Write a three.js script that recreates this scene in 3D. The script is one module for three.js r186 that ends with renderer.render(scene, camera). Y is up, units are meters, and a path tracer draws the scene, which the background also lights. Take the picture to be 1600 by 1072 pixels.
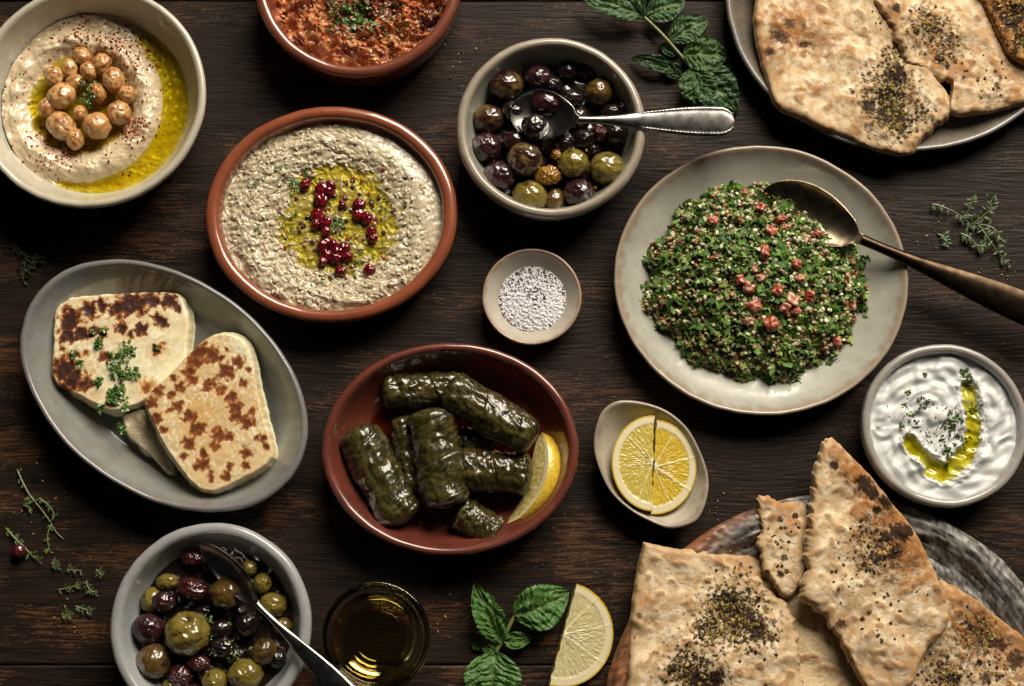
import * as THREE from 'three';
import { createNoise2D, createNoise3D } from 'simplex-noise';
import { mergeGeometries } from 'three/addons/utils/BufferGeometryUtils.js';
import { RectAreaLightUniformsLib } from 'three/addons/lights/RectAreaLightUniformsLib.js';

// ---------------------------------------------------------------- camera, light, exposure
// One unit "u" below is 0.45 mm; every builder works in u and the geometry is scaled to metres at the end.
const S = 0.00045, DIST = 1.15, TILT = 9 * Math.PI / 180;
const scene = new THREE.Scene();
const camera = new THREE.PerspectiveCamera(2 * Math.atan(536 * S / DIST) * 180 / Math.PI, 1024 / 686, 0.05, 20);
camera.position.set(0, DIST * Math.cos(TILT), DIST * Math.sin(TILT));
camera.up.set(0, 0, -1);
camera.lookAt(0, 0, 0);
camera.focus = DIST - 0.03; camera.userData.fStop = 11;

const renderer = new THREE.WebGLRenderer({ antialias: true });
renderer.setSize(1024, 686);
renderer.toneMapping = THREE.LinearToneMapping;
renderer.toneMappingExposure = 0.94;
renderer.shadowMap.enabled = true;

scene.background = new THREE.Color().setRGB(0.011, 0.0107, 0.0107);
RectAreaLightUniformsLib.init();
const key = new THREE.RectAreaLight(new THREE.Color().setRGB(1, 0.90, 0.76), 19, 1.85, 1.5);
key.name = 'window_softbox';
key.position.set(0.84, 1.86, -1.98);
key.lookAt(-0.02, 0, 0.02);
scene.add(key);

// ---------------------------------------------------------------- helpers
let seedState = 7;
const rnd = () => { seedState = (seedState + 0x6d2b79f5) | 0; let t = Math.imul(seedState ^ (seedState >>> 15), 1 | seedState); t = (t + Math.imul(t ^ (t >>> 7), 61 | t)) ^ t; return ((t ^ (t >>> 14)) >>> 0) / 4294967296; };
const rr = (a, b) => a + (b - a) * rnd();
const n2 = createNoise2D(rnd), n3 = createNoise3D(rnd);
const fbm2 = (x, y, o = 4) => { let s = 0, a = 0.5; for (let i = 0; i < o; i++) { s += a * n2(x, y); x = x * 2.03 + 11.3; y = y * 2.03 + 5.7; a *= 0.5; } return s; };
const fbm3 = (x, y, z, o = 4) => { let s = 0, a = 0.5; for (let i = 0; i < o; i++) { s += a * n3(x, y, z); x = x * 2.03 + 11.3; y = y * 2.03 + 5.7; z = z * 2.03 + 3.1; a *= 0.5; } return s; };
const ridge2 = (x, y, o = 3) => { let s = 0, a = 0.5; for (let i = 0; i < o; i++) { s += a * (1 - 2 * Math.abs(n2(x, y))); x = x * 2.1 + 4.3; y = y * 2.1 + 9.7; a *= 0.5; } return s; };
const cl = (x, a = 0, b = 1) => Math.min(b, Math.max(a, x));
const sm = (a, b, x) => { const t = cl((x - a) / (b - a)); return t * t * (3 - 2 * t); };
const mix = (a, b, t) => [a[0] + (b[0] - a[0]) * t, a[1] + (b[1] - a[1]) * t, a[2] + (b[2] - a[2]) * t];
const lerp = (a, b, t) => a + (b - a) * t;
const mul = (c, k) => [c[0] * k, c[1] * k, c[2] * k];
const TAU = Math.PI * 2, ct = Math.cos(TILT), st = Math.sin(TILT), DU = DIST / S;

// point of the plane at height h (u) that the photograph shows at (px, py)
function at(px, py, h = 0) {
  const x = px - 800, y = 536 - py;
  const dy = -ct * DU + st * y, dz = -st * DU - ct * y, t = (h - ct * DU) / dy;
  return [x * t, st * DU + dz * t];
}
const shrink = (h) => (DU - h) / DU;      // size in u of a photograph pixel at height h
const V = (x, y, z) => new THREE.Vector3(x, y, z);

const names = {};
function numbered(n) { const k = names[n] = (names[n] ?? -1) + 1; return k ? n + '_' + String(k).padStart(3, '0') : n; }
function tag(o, label, category, group, kind) {
  if (label) o.userData.label = label;
  if (category) o.userData.category = category;
  if (group) o.userData.group = group;
  if (kind) o.userData.kind = kind;
  return o;
}
function thing(name, label, category, [x, y, z], group) {
  const o = new THREE.Group(); o.name = numbered(name); o.position.set(x * S, y * S, z * S); o.userData.o = [x, y, z];
  scene.add(o); return tag(o, label, category, group);
}
// geometry in absolute u coordinates -> a part of a thing
function part(name, geo, mat, parent, label, kind, within) {
  const o = parent.userData.o;
  geo.translate(-o[0], -o[1], -o[2]); geo.scale(S, S, S);
  const m = new THREE.Mesh(geo, mat); m.name = name; (within || parent).add(m); return tag(m, label, null, null, kind);
}
function solo(name, geo, mat, [x, y, z], label, category, group, kind) {
  geo.translate(-x, -y, -z); geo.scale(S, S, S);
  const m = new THREE.Mesh(geo, mat); m.name = numbered(name); m.position.set(x * S, y * S, z * S); scene.add(m);
  m.userData.o = [x, y, z];
  return tag(m, label, category, group, kind);
}
// grid surface: f(u, v, i, j) -> [x, y, z, [r,g,b]]
function surf(nu, nv, f, { wrap = false, uvs = null, closed = true, keep = null } = {}) {
  const cu = wrap ? nu : nu + 1, cv = nv + 1, P = new Float32Array(cu * cv * 3), C = new Float32Array(cu * cv * 3), U = new Float32Array(cu * cv * 2), D = [];
  for (let j = 0, k = 0; j < cv; j++) for (let i = 0; i < cu; i++, k++) {
    const q = f(i / nu, j / nv, i, j);
    P[k * 3] = q[0]; P[k * 3 + 1] = q[1]; P[k * 3 + 2] = q[2];
    const c = q[3] || [1, 1, 1]; C[k * 3] = c[0]; C[k * 3 + 1] = c[1]; C[k * 3 + 2] = c[2];
    if (uvs) { const w = uvs(i / nu, j / nv, q); U[k * 2] = w[0]; U[k * 2 + 1] = w[1]; } else { U[k * 2] = q[0] / 200; U[k * 2 + 1] = q[2] / 200; }
    if (keep) D.push(q[4]);
  }
  const I = [];
  for (let j = 0; j < nv; j++) for (let i = 0; i < nu; i++) {
    const a = j * cu + i, b = j * cu + (i + 1) % cu, c = a + cu, d = b + cu;
    if (keep && !(D[a] || D[b] || D[c] || D[d])) continue;
    I.push(a, c, b, b, c, d);
  }
  const g = new THREE.BufferGeometry();
  g.setAttribute('position', new THREE.BufferAttribute(P, 3)); g.setAttribute('color', new THREE.BufferAttribute(C, 3)); g.setAttribute('uv', new THREE.BufferAttribute(U, 2));
  g.setIndex(I);
  return orient(g, closed);
}
function orient(g, closed = true) {
  const P = g.attributes.position.array, I = g.index.array; let s = 0;
  for (let t = 0; t < I.length; t += 3) {
    const a = I[t] * 3, b = I[t + 1] * 3, c = I[t + 2] * 3;
    if (closed) s += P[a] * (P[b + 1] * P[c + 2] - P[b + 2] * P[c + 1]) + P[a + 1] * (P[b + 2] * P[c] - P[b] * P[c + 2]) + P[a + 2] * (P[b] * P[c + 1] - P[b + 1] * P[c]);
    else s += (P[b + 2] - P[a + 2]) * (P[c] - P[a]) - (P[b] - P[a]) * (P[c + 2] - P[a + 2]);
  }
  if (s < 0) for (let t = 0; t < I.length; t += 3) { const k = I[t + 1]; I[t + 1] = I[t + 2]; I[t + 2] = k; }
  g.computeVertexNormals(); return g;
}
// Catmull-Rom through points of any dimension
function spline(pts, n, closed = false) {
  const out = [], L = pts.length, seg = closed ? L : L - 1, g = (i) => closed ? pts[(i + L) % L] : pts[cl(i, 0, L - 1)];
  const len = []; let tot = 0;
  for (let i = 0; i < seg; i++) { const a = g(i), b = g(i + 1); const d = Math.hypot(...a.map((x, k) => x - b[k])) + 1e-6; len.push(d); tot += d; }
  for (let k = 0; k < (closed ? n : n + 1); k++) {
    let s = k / n * tot, i = 0;
    while (i < seg - 1 && s > len[i]) { s -= len[i]; i++; }
    const t = cl(s / len[i]), p0 = g(i - 1), p1 = g(i), p2 = g(i + 1), p3 = g(i + 2);
    out.push(p1.map((_, c) => 0.5 * (2 * p1[c] + (p2[c] - p0[c]) * t + (2 * p0[c] - 5 * p1[c] + 4 * p2[c] - p3[c]) * t * t + (3 * p1[c] - p0[c] - 3 * p2[c] + p3[c]) * t * t * t)));
  }
  return out;
}
function dataTex(w, h, f, { srgb = false, repeat = true } = {}) {
  const d = new Uint8Array(w * h * 4);
  for (let y = 0, k = 0; y < h; y++) for (let x = 0; x < w; x++, k += 4) { const c = f(x, y); d[k] = cl(c[0]) * 255; d[k + 1] = cl(c[1]) * 255; d[k + 2] = cl(c[2]) * 255; d[k + 3] = 255; }
  const t = new THREE.DataTexture(d, w, h); t.magFilter = THREE.LinearFilter; t.minFilter = THREE.LinearFilter;
  if (repeat) t.wrapS = t.wrapT = THREE.RepeatWrapping;
  if (srgb) t.colorSpace = THREE.SRGBColorSpace;
  t.needsUpdate = true; return t;
}
const std = (o) => new THREE.MeshPhysicalMaterial({ vertexColors: true, roughness: 0.5, ...o });
// fine relief shared by food surfaces, tiles every 200 u
const tile = (f) => (x, y, w) => { const a = x / w * TAU, b = y / w * TAU; return f(Math.cos(a), Math.sin(a), Math.cos(b), Math.sin(b)); };
const grainTex = dataTex(256, 256, (x, y) => { const b = (X, Y) => 0.5 * n2(X / 7, Y / 7) + 0.3 * n2(X / 3.1, Y / 3.1) + 0.2 * n2(X / 1.6, Y / 1.6); const t = x / 256, u = y / 256;
  const v = (1 - t) * (1 - u) * b(x, y) + t * (1 - u) * b(x - 256, y) + (1 - t) * u * b(x, y - 256) + t * u * b(x - 256, y - 256); const h = 0.5 + 0.55 * v; return [h, h, h]; });
const glazeTex = (() => { // pale with a few iron specks; multiplies the glaze colour
  const W = 512, A = new Float32Array(W * W).fill(1);
  for (let k = 0; k < 420; k++) { const cx = rnd() * W, cy = rnd() * W, r = Math.pow(rnd(), 3) * 1.9 + 0.6, d = rr(0.25, 0.7);
    for (let y = -4; y <= 4; y++) for (let x = -4; x <= 4; x++) { const q = Math.hypot(x, y) / r; if (q < 1.3) { const i = ((Math.floor(cy) + y + W) % W) * W + (Math.floor(cx) + x + W) % W; A[i] = Math.min(A[i], 1 - d * (1 - sm(0.5, 1.3, q))); } } }
  return dataTex(W, W, (x, y) => { const s = A[y * W + x]; return [s ** 0.8, s, s * s ** 0.3]; });
})();
const merged = (list) => mergeGeometries(list);

// ---------------------------------------------------------------- table: weathered planks
const TX = 1340, TZ = 1020;                        // u covered by the wood texture, either way from the middle
const joints = [-980, -560, 494, 980];   // plank edges in z (u)
const wood = (() => {
  const W = 2048, H = 1560, col = new Uint8Array(W * H * 4), bmp = new Uint8Array(W * H * 4);
  for (let y = 0, k = 0; y < H; y++) {
    const z = (y / H - 0.5) * 2 * TZ; let pl = 0; while (pl < joints.length - 2 && z > joints[pl + 1]) pl++;
    for (let x = 0; x < W; x++, k += 4) {
      const X = (x / W - 0.5) * 2 * TX + pl * 3171, wv = z + 9 * n2(X / 620, z / 190 + pl * 7) + 2.5 * n2(X / 200, z / 60);
      const bands = n2(X / 1300, wv / 26) * 0.5 + n2(X / 600, wv / 13) * 0.3 + n2(X / 300, wv / 7) * 0.3;
      const fibre = n2(X / 95, wv / 5.2), fine = n2(X / 46, wv / 3.1), pit = n2(X / 40 + 50, wv / 5);
      const crack = sm(0.60, 0.82, 1 - Math.abs(n2(X / 330 + 90, wv / 9)) * 1.0 - 0.28 * (n2(X / 150, wv / 40) + 0.6));
      const patch = fbm2(X / 330 + 20, z / 130 + 3, 3), worn = sm(0.12, 0.5, patch + 0.22 * fibre + 0.16 * fine + 0.12 * pit);
      const h = 0.5 + 0.16 * bands + 0.15 * fibre + 0.11 * fine - 0.12 * sm(0.3, 0.8, pit) - 0.28 * crack + 0.05 * worn;
      let c = mix([0.0075, 0.0036, 0.0022], [0.03, 0.0138, 0.0075], cl(0.5 + 0.5 * bands + 0.22 * fibre));
      const warm = sm(500, -700, X - pl * 3171) * 0.55 + sm(-200, 400, z) * 0.6;
      c = mix(c, mix([0.06, 0.037, 0.027], [0.14, 0.055, 0.017], cl(warm + 0.3 * n2(X / 200, z / 90))), worn * (0.25 + 0.6 * cl(0.4 + fibre + 0.5 * fine)));
      c = mul(c, 0.8 * (1 - 0.55 * crack) * (0.9 + 0.22 * fine) * (0.92 + 0.12 * ((pl * 37) % 5) / 4));
      const fleck = sm(0.6, 0.85, n2(X / 13, wv / 3 + 300)) * sm(0.0, 0.45, patch + 0.15);
      c = mix(c, [0.17, 0.115, 0.07], fleck * 0.55);
      for (let q = 0; q < 3; q++) col[k + q] = 255 * Math.pow(cl(c[q]), 1 / 2.2);
      bmp[k] = bmp[k + 1] = bmp[k + 2] = 255 * cl(h); col[k + 3] = bmp[k + 3] = 255;
    }
  }
  const mk = (d, s) => { const t = new THREE.DataTexture(d, W, H); t.magFilter = t.minFilter = THREE.LinearFilter; if (s) t.colorSpace = THREE.SRGBColorSpace; t.needsUpdate = true; return t; };
  return new THREE.MeshPhysicalMaterial({ map: mk(col, true), bumpMap: mk(bmp), bumpScale: 0.0004, roughness: 0.52, specularIntensity: 0.32 });
})();
{
  const table = new THREE.Group(); table.name = 'table_top'; table.userData.o = [0, 0, 0]; scene.add(table);
  tag(table, 'dark weathered wooden table top of wide planks under all the dishes', 'table', null, 'structure');
  for (let p = 0; p < joints.length - 1; p++) {
    const a = joints[p], b = joints[p + 1], r = 3.5, top = [0, 0, -0.6][p];
    const prof = [[a + 0.6, -60], [a + 0.6, -r], [a + 1.2, top - 1.2], [a + r, top], [lerp(a, b, 0.5), top], [b - r, top], [b - 1.2, top - 1.2], [b - 0.6, -r], [b - 0.6, -60], [a + 0.6, -60]];
    const g = surf(40, prof.length - 1, (u, v, i, j) => { const q = prof[j]; const x = (u * 2 - 1) * TX; return [x, q[1], q[0] + (j == 4 ? 0 : 0.7 * n2(x / 60, p * 9 + j)), [1, 1, 1]]; }, { uvs: (u, v, q) => [q[0] / TX / 2 + 0.5, q[2] / TZ / 2 + 0.5] });
    const N = g.toNonIndexed(); N.computeVertexNormals();
    part('plank', N, wood, table);
  }
}

// ---------------------------------------------------------------- crockery
const glazed = (o) => std({ roughness: 0.32, map: glazeTex, bumpMap: grainTex, bumpScale: 0.000009, clearcoat: 0.7, clearcoatRoughness: 0.1, ...o });
const mCream = glazed({}), mTerra = std({ roughness: 0.3, clearcoat: 1, clearcoatRoughness: 0.05, bumpMap: grainTex, bumpScale: 0.000008 }), mGrey = glazed({ roughness: 0.28, clearcoat: 0.5 });
const mPlate = glazed({ roughness: 0.4, bumpScale: 0.0003 });

// prof: [r as a share of the rim radius, height u], from the inside centre out over the rim and under to the foot
function dish(o) {
  const { px, py, rx, ry, rot = 0, H, prof } = o, k = shrink(H);
  const [cx, cz] = at(px, py, H), RX = rx * k, RZ = ry * k / (o.square ? 1 : ct), c = Math.cos(rot), s = Math.sin(rot), nv = o.nv || 90, nu = o.nu || 220;
  const P = spline(prof.map((q) => [q[0] * RX, q[1]]), nv).map((q) => [q[0] / RX, q[1]]);
  let top = 0; P.forEach((q, i) => { if (q[1] > P[top][1]) top = i; });
  const t = thing(o.name, o.label, o.category || 'bowl', [cx, 0, cz]);
  const place = (rr_, a, y) => { const x = RX * rr_ * Math.cos(a), z = RZ * rr_ * Math.sin(a); return [cx + x * c - z * s, y, cz + x * s + z * c]; };
  const g = surf(nu, nv, (u, v, i, j) => {
    const a = u * TAU, q = P[j], w = 1 + 0.004 * (o.wob ?? 1) * n2(Math.cos(a) * 1.4 + px, Math.sin(a) * 1.4) + 0.002 * n2(Math.cos(a) * 5, Math.sin(a) * 5 + q[1] / 40 + py);
    const sh = o.shape ? o.shape(a) : 1;
    const p = place(q[0] * w * sh, a, Math.max(0.5, q[1] + (o.dy ? o.dy(a, q[0]) : 0)));
    return [...p, o.color(p, q[0], q[1], a, j <= top, Math.abs(j - top) / nv)];
  }, { wrap: true, uvs: (u, v, q) => [u * Math.round(RX * TAU / 200), v * (RX * 2.4) / 200] });
  part(o.part || 'body', g, o.mat, t);
  const inner = (y) => { for (let i = 1; i <= top; i++) if (P[i][1] >= y) { const a = P[i - 1], b = P[i]; return lerp(a[0], b[0], cl((y - a[1]) / (b[1] - a[1] + 1e-6))); } return P[top][0]; };
  return { t, cx, cz, RX, RZ, c, s, place, inner, local: (x, z) => { const dx = x - cx, dz = z - cz; return [(dx * c + dz * s) / RX, (-dx * s + dz * c) / RZ]; } };
}
// food that fills a dish up to its wall: f(x, z, t) -> [height, colour]
function filling(d, level, nr, na, f, extra = 3) {
  const ri = d.inner(level) + extra / d.RX;
  return surf(na, nr, (u, v) => {
    const a = u * TAU, t = Math.pow(v, 0.8), [x, , z] = d.place(ri * t, a, 0), [h, c] = f(x, z, t);
    return [x, h, z, c];
  }, { wrap: true, closed: false });
}
// a liquid lying in the hollows of a surface; tint follows the depth of liquid
const mOil = new THREE.MeshPhysicalMaterial({ vertexColors: true, roughness: 0.04, transmission: 1, thickness: 0, ior: 1.47 });
const oilTint = (d) => [Math.exp(-0.026 * d) * 0.93, Math.exp(-0.038 * d) * 0.92, Math.exp(-0.3 * d - 0.4)];
function oil(cx, cz, rx, rz, topf, dipf, nr = 90, na = 200, tint = oilTint) {
  return surf(na, nr, (u, v) => {
    const a = u * TAU, x = cx + rx * v * Math.cos(a), z = cz + rz * v * Math.sin(a), top = topf(x, z), d = top - dipf(x, z);
    return [x, top, z, tint(Math.max(0, d)), d > -0.3];
  }, { wrap: true, closed: false, keep: true });
}
const creamC = (base, rim, foot, amt = 0.5) => (p, r, y, a, inside, e) => {
  let c = mul(base, 1 + 0.16 * fbm3(p[0] / 60, p[1] / 40, p[2] / 60, 3) + 0.06 * n3(p[0] / 9, p[1] / 5, p[2] / 9));
  const edge = 1 - sm(0.012, 0.045, e + 0.018 * n3(p[0] / 22, p[1] / 22, p[2] / 22) + 0.008 * n3(p[0] / 5, p[1] / 5, p[2] / 5));
  c = mix(c, rim, edge * amt);
  if (!inside && y < 26) c = mix(c, foot, 1 - sm(6, 26, y + 4 * n2(a * 6, 3)));
  return c;
};
const terraC = (bright, dark, inn) => (p, r, y, a, inside, e) => {
  let c = mix(dark, bright, cl(0.55 + 0.5 * fbm3(p[0] / 70, p[1] / 30, p[2] / 70, 3)));
  if (inside) c = mix(c, inn, sm(0.05, 0.25, e) * 0.8);
  return mul(c, 1 + 0.1 * n3(p[0] / 8, p[1] / 4, p[2] / 8));
};
const B = {};
B.hummus = dish({ name: 'hummus_bowl', label: 'large cream glazed bowl holding the hummus, in the upper left corner', px: 139, py: 147, rx: 186, ry: 184, H: 108, mat: mCream,
  prof: [[0, 16], [0.35, 17], [0.62, 26], [0.8, 50], [0.9, 84], [0.935, 104], [0.955, 108], [0.985, 107.5], [1, 102], [0.975, 84], [0.87, 40], [0.62, 10], [0.56, 1], [0.3, 1], [0, 1]],
  color: creamC([0.48, 0.45, 0.36], [0.5, 0.44, 0.33], [0.25, 0.18, 0.11], 0.4) });
B.red = dish({ name: 'terracotta_bowl', label: 'brown glazed terracotta bowl of red pepper dip, cut by the top edge', px: 559, py: -42, rx: 171, ry: 172, H: 92, mat: mTerra,
  prof: [[0, 12], [0.5, 13], [0.78, 22], [0.86, 50], [0.885, 80], [0.9, 90], [0.94, 92.5], [0.985, 90], [1, 82], [0.985, 60], [0.96, 25], [0.9, 5], [0.8, 1], [0.4, 1], [0, 1]],
  color: terraC([0.2, 0.053, 0.025], [0.11, 0.03, 0.017], [0.3, 0.09, 0.036]) });
B.baba = dish({ name: 'terracotta_bowl', label: 'orange-brown terracotta dish holding the pale aubergine dip with pomegranate seeds', px: 517, py: 332, rx: 200, ry: 174, H: 66, mat: mTerra,
  prof: [[0, 12], [0.5, 12], [0.8, 18], [0.86, 34], [0.88, 52], [0.893, 62], [0.925, 66], [0.975, 65], [1, 58], [0.985, 40], [0.95, 18], [0.88, 4], [0.78, 1], [0.4, 1], [0, 1]],
  color: terraC([0.29, 0.08, 0.031], [0.17, 0.043, 0.021], [0.26, 0.074, 0.03]) });
B.dolma = dish({ name: 'terracotta_bowl', label: 'oval red-brown terracotta dish holding the stuffed vine leaf rolls', px: 703, py: 700, rx: 199, ry: 163, H: 74, mat: mTerra,
  prof: [[0, 11], [0.4, 11], [0.62, 13], [0.76, 22], [0.85, 42], [0.915, 66], [0.935, 72], [0.96, 74], [0.99, 72], [1, 66], [0.96, 40], [0.86, 12], [0.74, 2], [0.6, 1], [0.3, 1], [0, 1]],
  color: terraC([0.165, 0.04, 0.024], [0.08, 0.022, 0.016], [0.16, 0.035, 0.016]) });
B.olives = dish({ name: 'olive_bowl', label: 'cream stoneware bowl of mixed olives at the top, with a spoon across its right rim', px: 861, py: 197, rx: 151, ry: 147, H: 92, mat: mCream,
  prof: [[0, 16], [0.4, 17], [0.7, 26], [0.82, 48], [0.88, 74], [0.9, 87], [0.925, 92], [0.965, 92], [1, 86], [1, 72], [0.94, 36], [0.78, 8], [0.68, 1], [0.4, 1], [0, 1]],
  color: creamC([0.36, 0.35, 0.295], [0.28, 0.2, 0.13], [0.13, 0.09, 0.06], 0.55) });
B.tab = dish({ name: 'salad_plate', label: 'wide pale grey-cream plate with a low rim under the chopped herb salad', category: 'plate', px: 1190, py: 435, rx: 232, ry: 214, H: 52, mat: mCream,
  prof: [[0, 10], [0.45, 10.5], [0.68, 15], [0.86, 32], [0.955, 47], [0.975, 51], [0.988, 52], [1, 50], [0.985, 44], [0.87, 24], [0.66, 6], [0.6, 1], [0.3, 1], [0, 1]], nu: 300,
  color: creamC([0.37, 0.368, 0.315], [0.27, 0.19, 0.12], [0.2, 0.15, 0.1], 0.75) });
B.halloumi = dish({ name: 'oval_dish', label: 'oval blue-grey stoneware dish holding grilled cheese slices', category: 'dish', px: 254, py: 600, rx: 250, ry: 168, rot: 35 * Math.PI / 180, H: 70, mat: mGrey, square: true,
  prof: [[0, 10], [0.5, 10], [0.66, 11], [0.685, 13.5], [0.72, 17], [0.82, 35], [0.93, 60], [0.955, 68], [0.975, 70], [0.995, 68], [1, 63], [0.95, 42], [0.8, 12], [0.7, 2], [0.4, 1], [0, 1]], nu: 300,
  color: (p, r, y, a, inside, e) => { let c = creamC([0.21, 0.222, 0.212], [0.15, 0.14, 0.16], [0.08, 0.07, 0.06], 0.6)(p, r, y, a, inside, e); return mix(c, [0.2, 0.175, 0.125], cl(0.35 + 0.9 * fbm3(p[0] / 50, p[1] / 20, p[2] / 50, 3)) * 0.7); } });
B.salt = dish({ name: 'salt_dish', label: 'tiny cream dish of flaky salt in the middle of the table', category: 'dish', px: 831, py: 463, rx: 78, ry: 76, H: 40, mat: mCream, nu: 140, nv: 60,
  prof: [[0, 9], [0.4, 10], [0.62, 16], [0.85, 30], [0.94, 38], [0.965, 40], [0.99, 39], [1, 35], [0.9, 20], [0.66, 6], [0.58, 1], [0.3, 1], [0, 1]],
  color: creamC([0.42, 0.385, 0.32], [0.3, 0.18, 0.1], [0.2, 0.13, 0.08], 0.8) });
B.yog = dish({ name: 'yogurt_bowl', label: 'round pale grey bowl filled with white yogurt dip, at the right edge', px: 1478, py: 664, rx: 129, ry: 126, H: 76, mat: mGrey,
  prof: [[0, 14], [0.5, 14], [0.78, 22], [0.86, 44], [0.89, 66], [0.905, 73], [0.94, 76], [0.98, 75], [1, 69], [0.99, 50], [0.9, 16], [0.78, 2], [0.5, 1], [0, 1]],
  color: creamC([0.4, 0.4, 0.385], [0.24, 0.2, 0.17], [0.13, 0.11, 0.09], 0.6) });
B.olives2 = dish({ name: 'olive_bowl', label: 'pale blue-grey bowl of olives in the lower left, with a spoon across its right side', px: 328, py: 978, rx: 153, ry: 154, H: 88, mat: mGrey,
  prof: [[0, 14], [0.4, 15], [0.68, 24], [0.8, 46], [0.86, 72], [0.885, 83], [0.915, 88], [0.965, 88], [1, 82], [0.99, 62], [0.9, 24], [0.76, 4], [0.66, 1], [0.4, 1], [0, 1]],
  color: creamC([0.34, 0.355, 0.36], [0.25, 0.235, 0.22], [0.13, 0.12, 0.11], 0.4) });
B.bread = dish({ name: 'bread_plate', label: 'dark grey-brown stoneware plate under flatbread, in the upper right corner', category: 'plate', px: 1410, py: -8, rx: 287, ry: 258, H: 46, mat: mPlate, nu: 320,
  prof: [[0, 9], [0.5, 9], [0.7, 12], [0.84, 24], [0.95, 40], [0.975, 45], [0.99, 46], [1, 43], [0.985, 36], [0.86, 16], [0.72, 3], [0.6, 1], [0, 1]],
  color: (p, r, y, a, inside, e) => { const st_ = n2(r * 9 + 0.6 * n2(a * 3, 1), a * 26); let c = mix([0.115, 0.098, 0.07], [0.058, 0.05, 0.04], cl(0.5 + 0.4 * st_ + 0.5 * fbm2(p[0] / 60, p[2] / 60))); c = mix(c, [0.2, 0.14, 0.085], sm(0.3, -0.5, Math.cos(a + 0.5)) * 0 + 0.45 * cl(0.4 + fbm2(p[0] / 120 + 3, p[2] / 120))); return mix(c, [0.17, 0.165, 0.16], (1 - sm(0.008, 0.02, e)) * 0.7); } });
B.tray = dish({ name: 'carved_platter', label: 'weathered grey and brown platter with a ridged rim under torn flatbread, bottom right', category: 'platter', px: 1318, py: 1142, rx: 362, ry: 352, H: 46, nu: 420, nv: 160,
  mat: std({ roughness: 0.5, bumpMap: grainTex, bumpScale: 0.000092, clearcoat: 0.15 }),
  prof: [[0, 9], [0.5, 9], [0.62, 12], [0.66, 18], [0.685, 20], [0.71, 17], [0.745, 19], [0.775, 27], [0.8, 28], [0.83, 25], [0.86, 29], [0.895, 39], [0.925, 45], [0.955, 46], [0.985, 42], [1, 35], [0.97, 24], [0.85, 8], [0.72, 1], [0.4, 1], [0, 1]],
  dy: (a, r) => r > 0.6 ? 2.4 * n2(a * 34, r * 30) * sm(0.6, 0.7, r) + 4.5 * n2(a * 3 + 9, r * 42) * sm(0.6, 0.7, r) : 0,
  color: (p, r, y, a, inside, e) => { const f = n2(a * 9, r * 60) * 0.5 + n2(a * 40, r * 90) * 0.3 + n2(p[0] / 7, p[2] / 7) * 0.2; let c = mix([0.045, 0.04, 0.036], [0.34, 0.325, 0.3], sm(-0.4, 0.6, f + 0.15 * (y - 30) / 15));
    const brown = sm(0.15, 0.75, -Math.cos(a) * 0.75 + 0.1 + 0.35 * n2(a * 3 + 2, r * 5)) * sm(0.82, 0.9, r); c = mix(c, mix([0.1, 0.038, 0.016], [0.33, 0.13, 0.05], cl(0.5 + f)), brown); return mix(c, [0.06, 0.032, 0.02], sm(0.2, 0.6, fbm2(p[0] / 40, p[2] / 40) + 0.1) * 0.6); } });
// pointed lemon dish
{
  const pts = [[967, 627], [1005, 629], [1042, 642], [1073, 668], [1093, 703], [1106, 742], [1105, 775], [1092, 808], [1073, 821], [1044, 825], [1014, 814], [984, 797], [955, 770], [937, 735], [928, 700], [931, 668], [943, 641]].map(([x, y]) => { const q = at(x, y, 46); return q; });
  const [cx, cz] = at(1016, 726, 46), O = spline(pts, 180, true), prof = spline([[0, 9], [0.4, 10], [0.62, 16], [0.83, 32], [0.93, 43], [0.955, 45.5], [0.985, 46], [1, 42], [0.9, 22], [0.66, 5], [0.55, 1], [0.3, 1], [0, 1]].map((q) => [q[0] * 95, q[1]]), 64).map((q) => [q[0] / 95, q[1]]);
  let top = 0; prof.forEach((q, i) => { if (q[1] > prof[top][1]) top = i; });
  const t = thing('lemon_dish', 'small cream dish with pointed ends holding two cut lemon halves', 'dish', [cx, 0, cz]);
  const col = creamC([0.42, 0.385, 0.31], [0.26, 0.2, 0.15], [0.13, 0.09, 0.06], 0.75);
  part('body', surf(180, 64, (u, v, i, j) => { const o = O[i % 180], q = prof[j], R = Math.hypot(o[0] - cx, o[1] - cz), lift = 6 * sm(88, 112, R) * sm(0.5, 1, q[0]); const p = [cx + (o[0] - cx) * q[0], q[1] + lift, cz + (o[1] - cz) * q[0]]; return [...p, col(p, q[0], q[1], u * TAU, j <= top, Math.abs(j - top) / 64)]; }, { wrap: true, uvs: (u, v) => [u * 3, v * 1.2] }), mCream, t);
}

// ---------------------------------------------------------------- builders for food
const HOUR = ['twelve', 'one', 'two', 'three', 'four', 'five', 'six', 'seven', 'eight', 'nine', 'ten', 'eleven'];
const clock = (dx, dz) => HOUR[Math.round(((Math.atan2(dx, -dz) + TAU) % TAU) / TAU * 12) % 12] + " o'clock";
const usedLabels = new Set();
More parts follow.
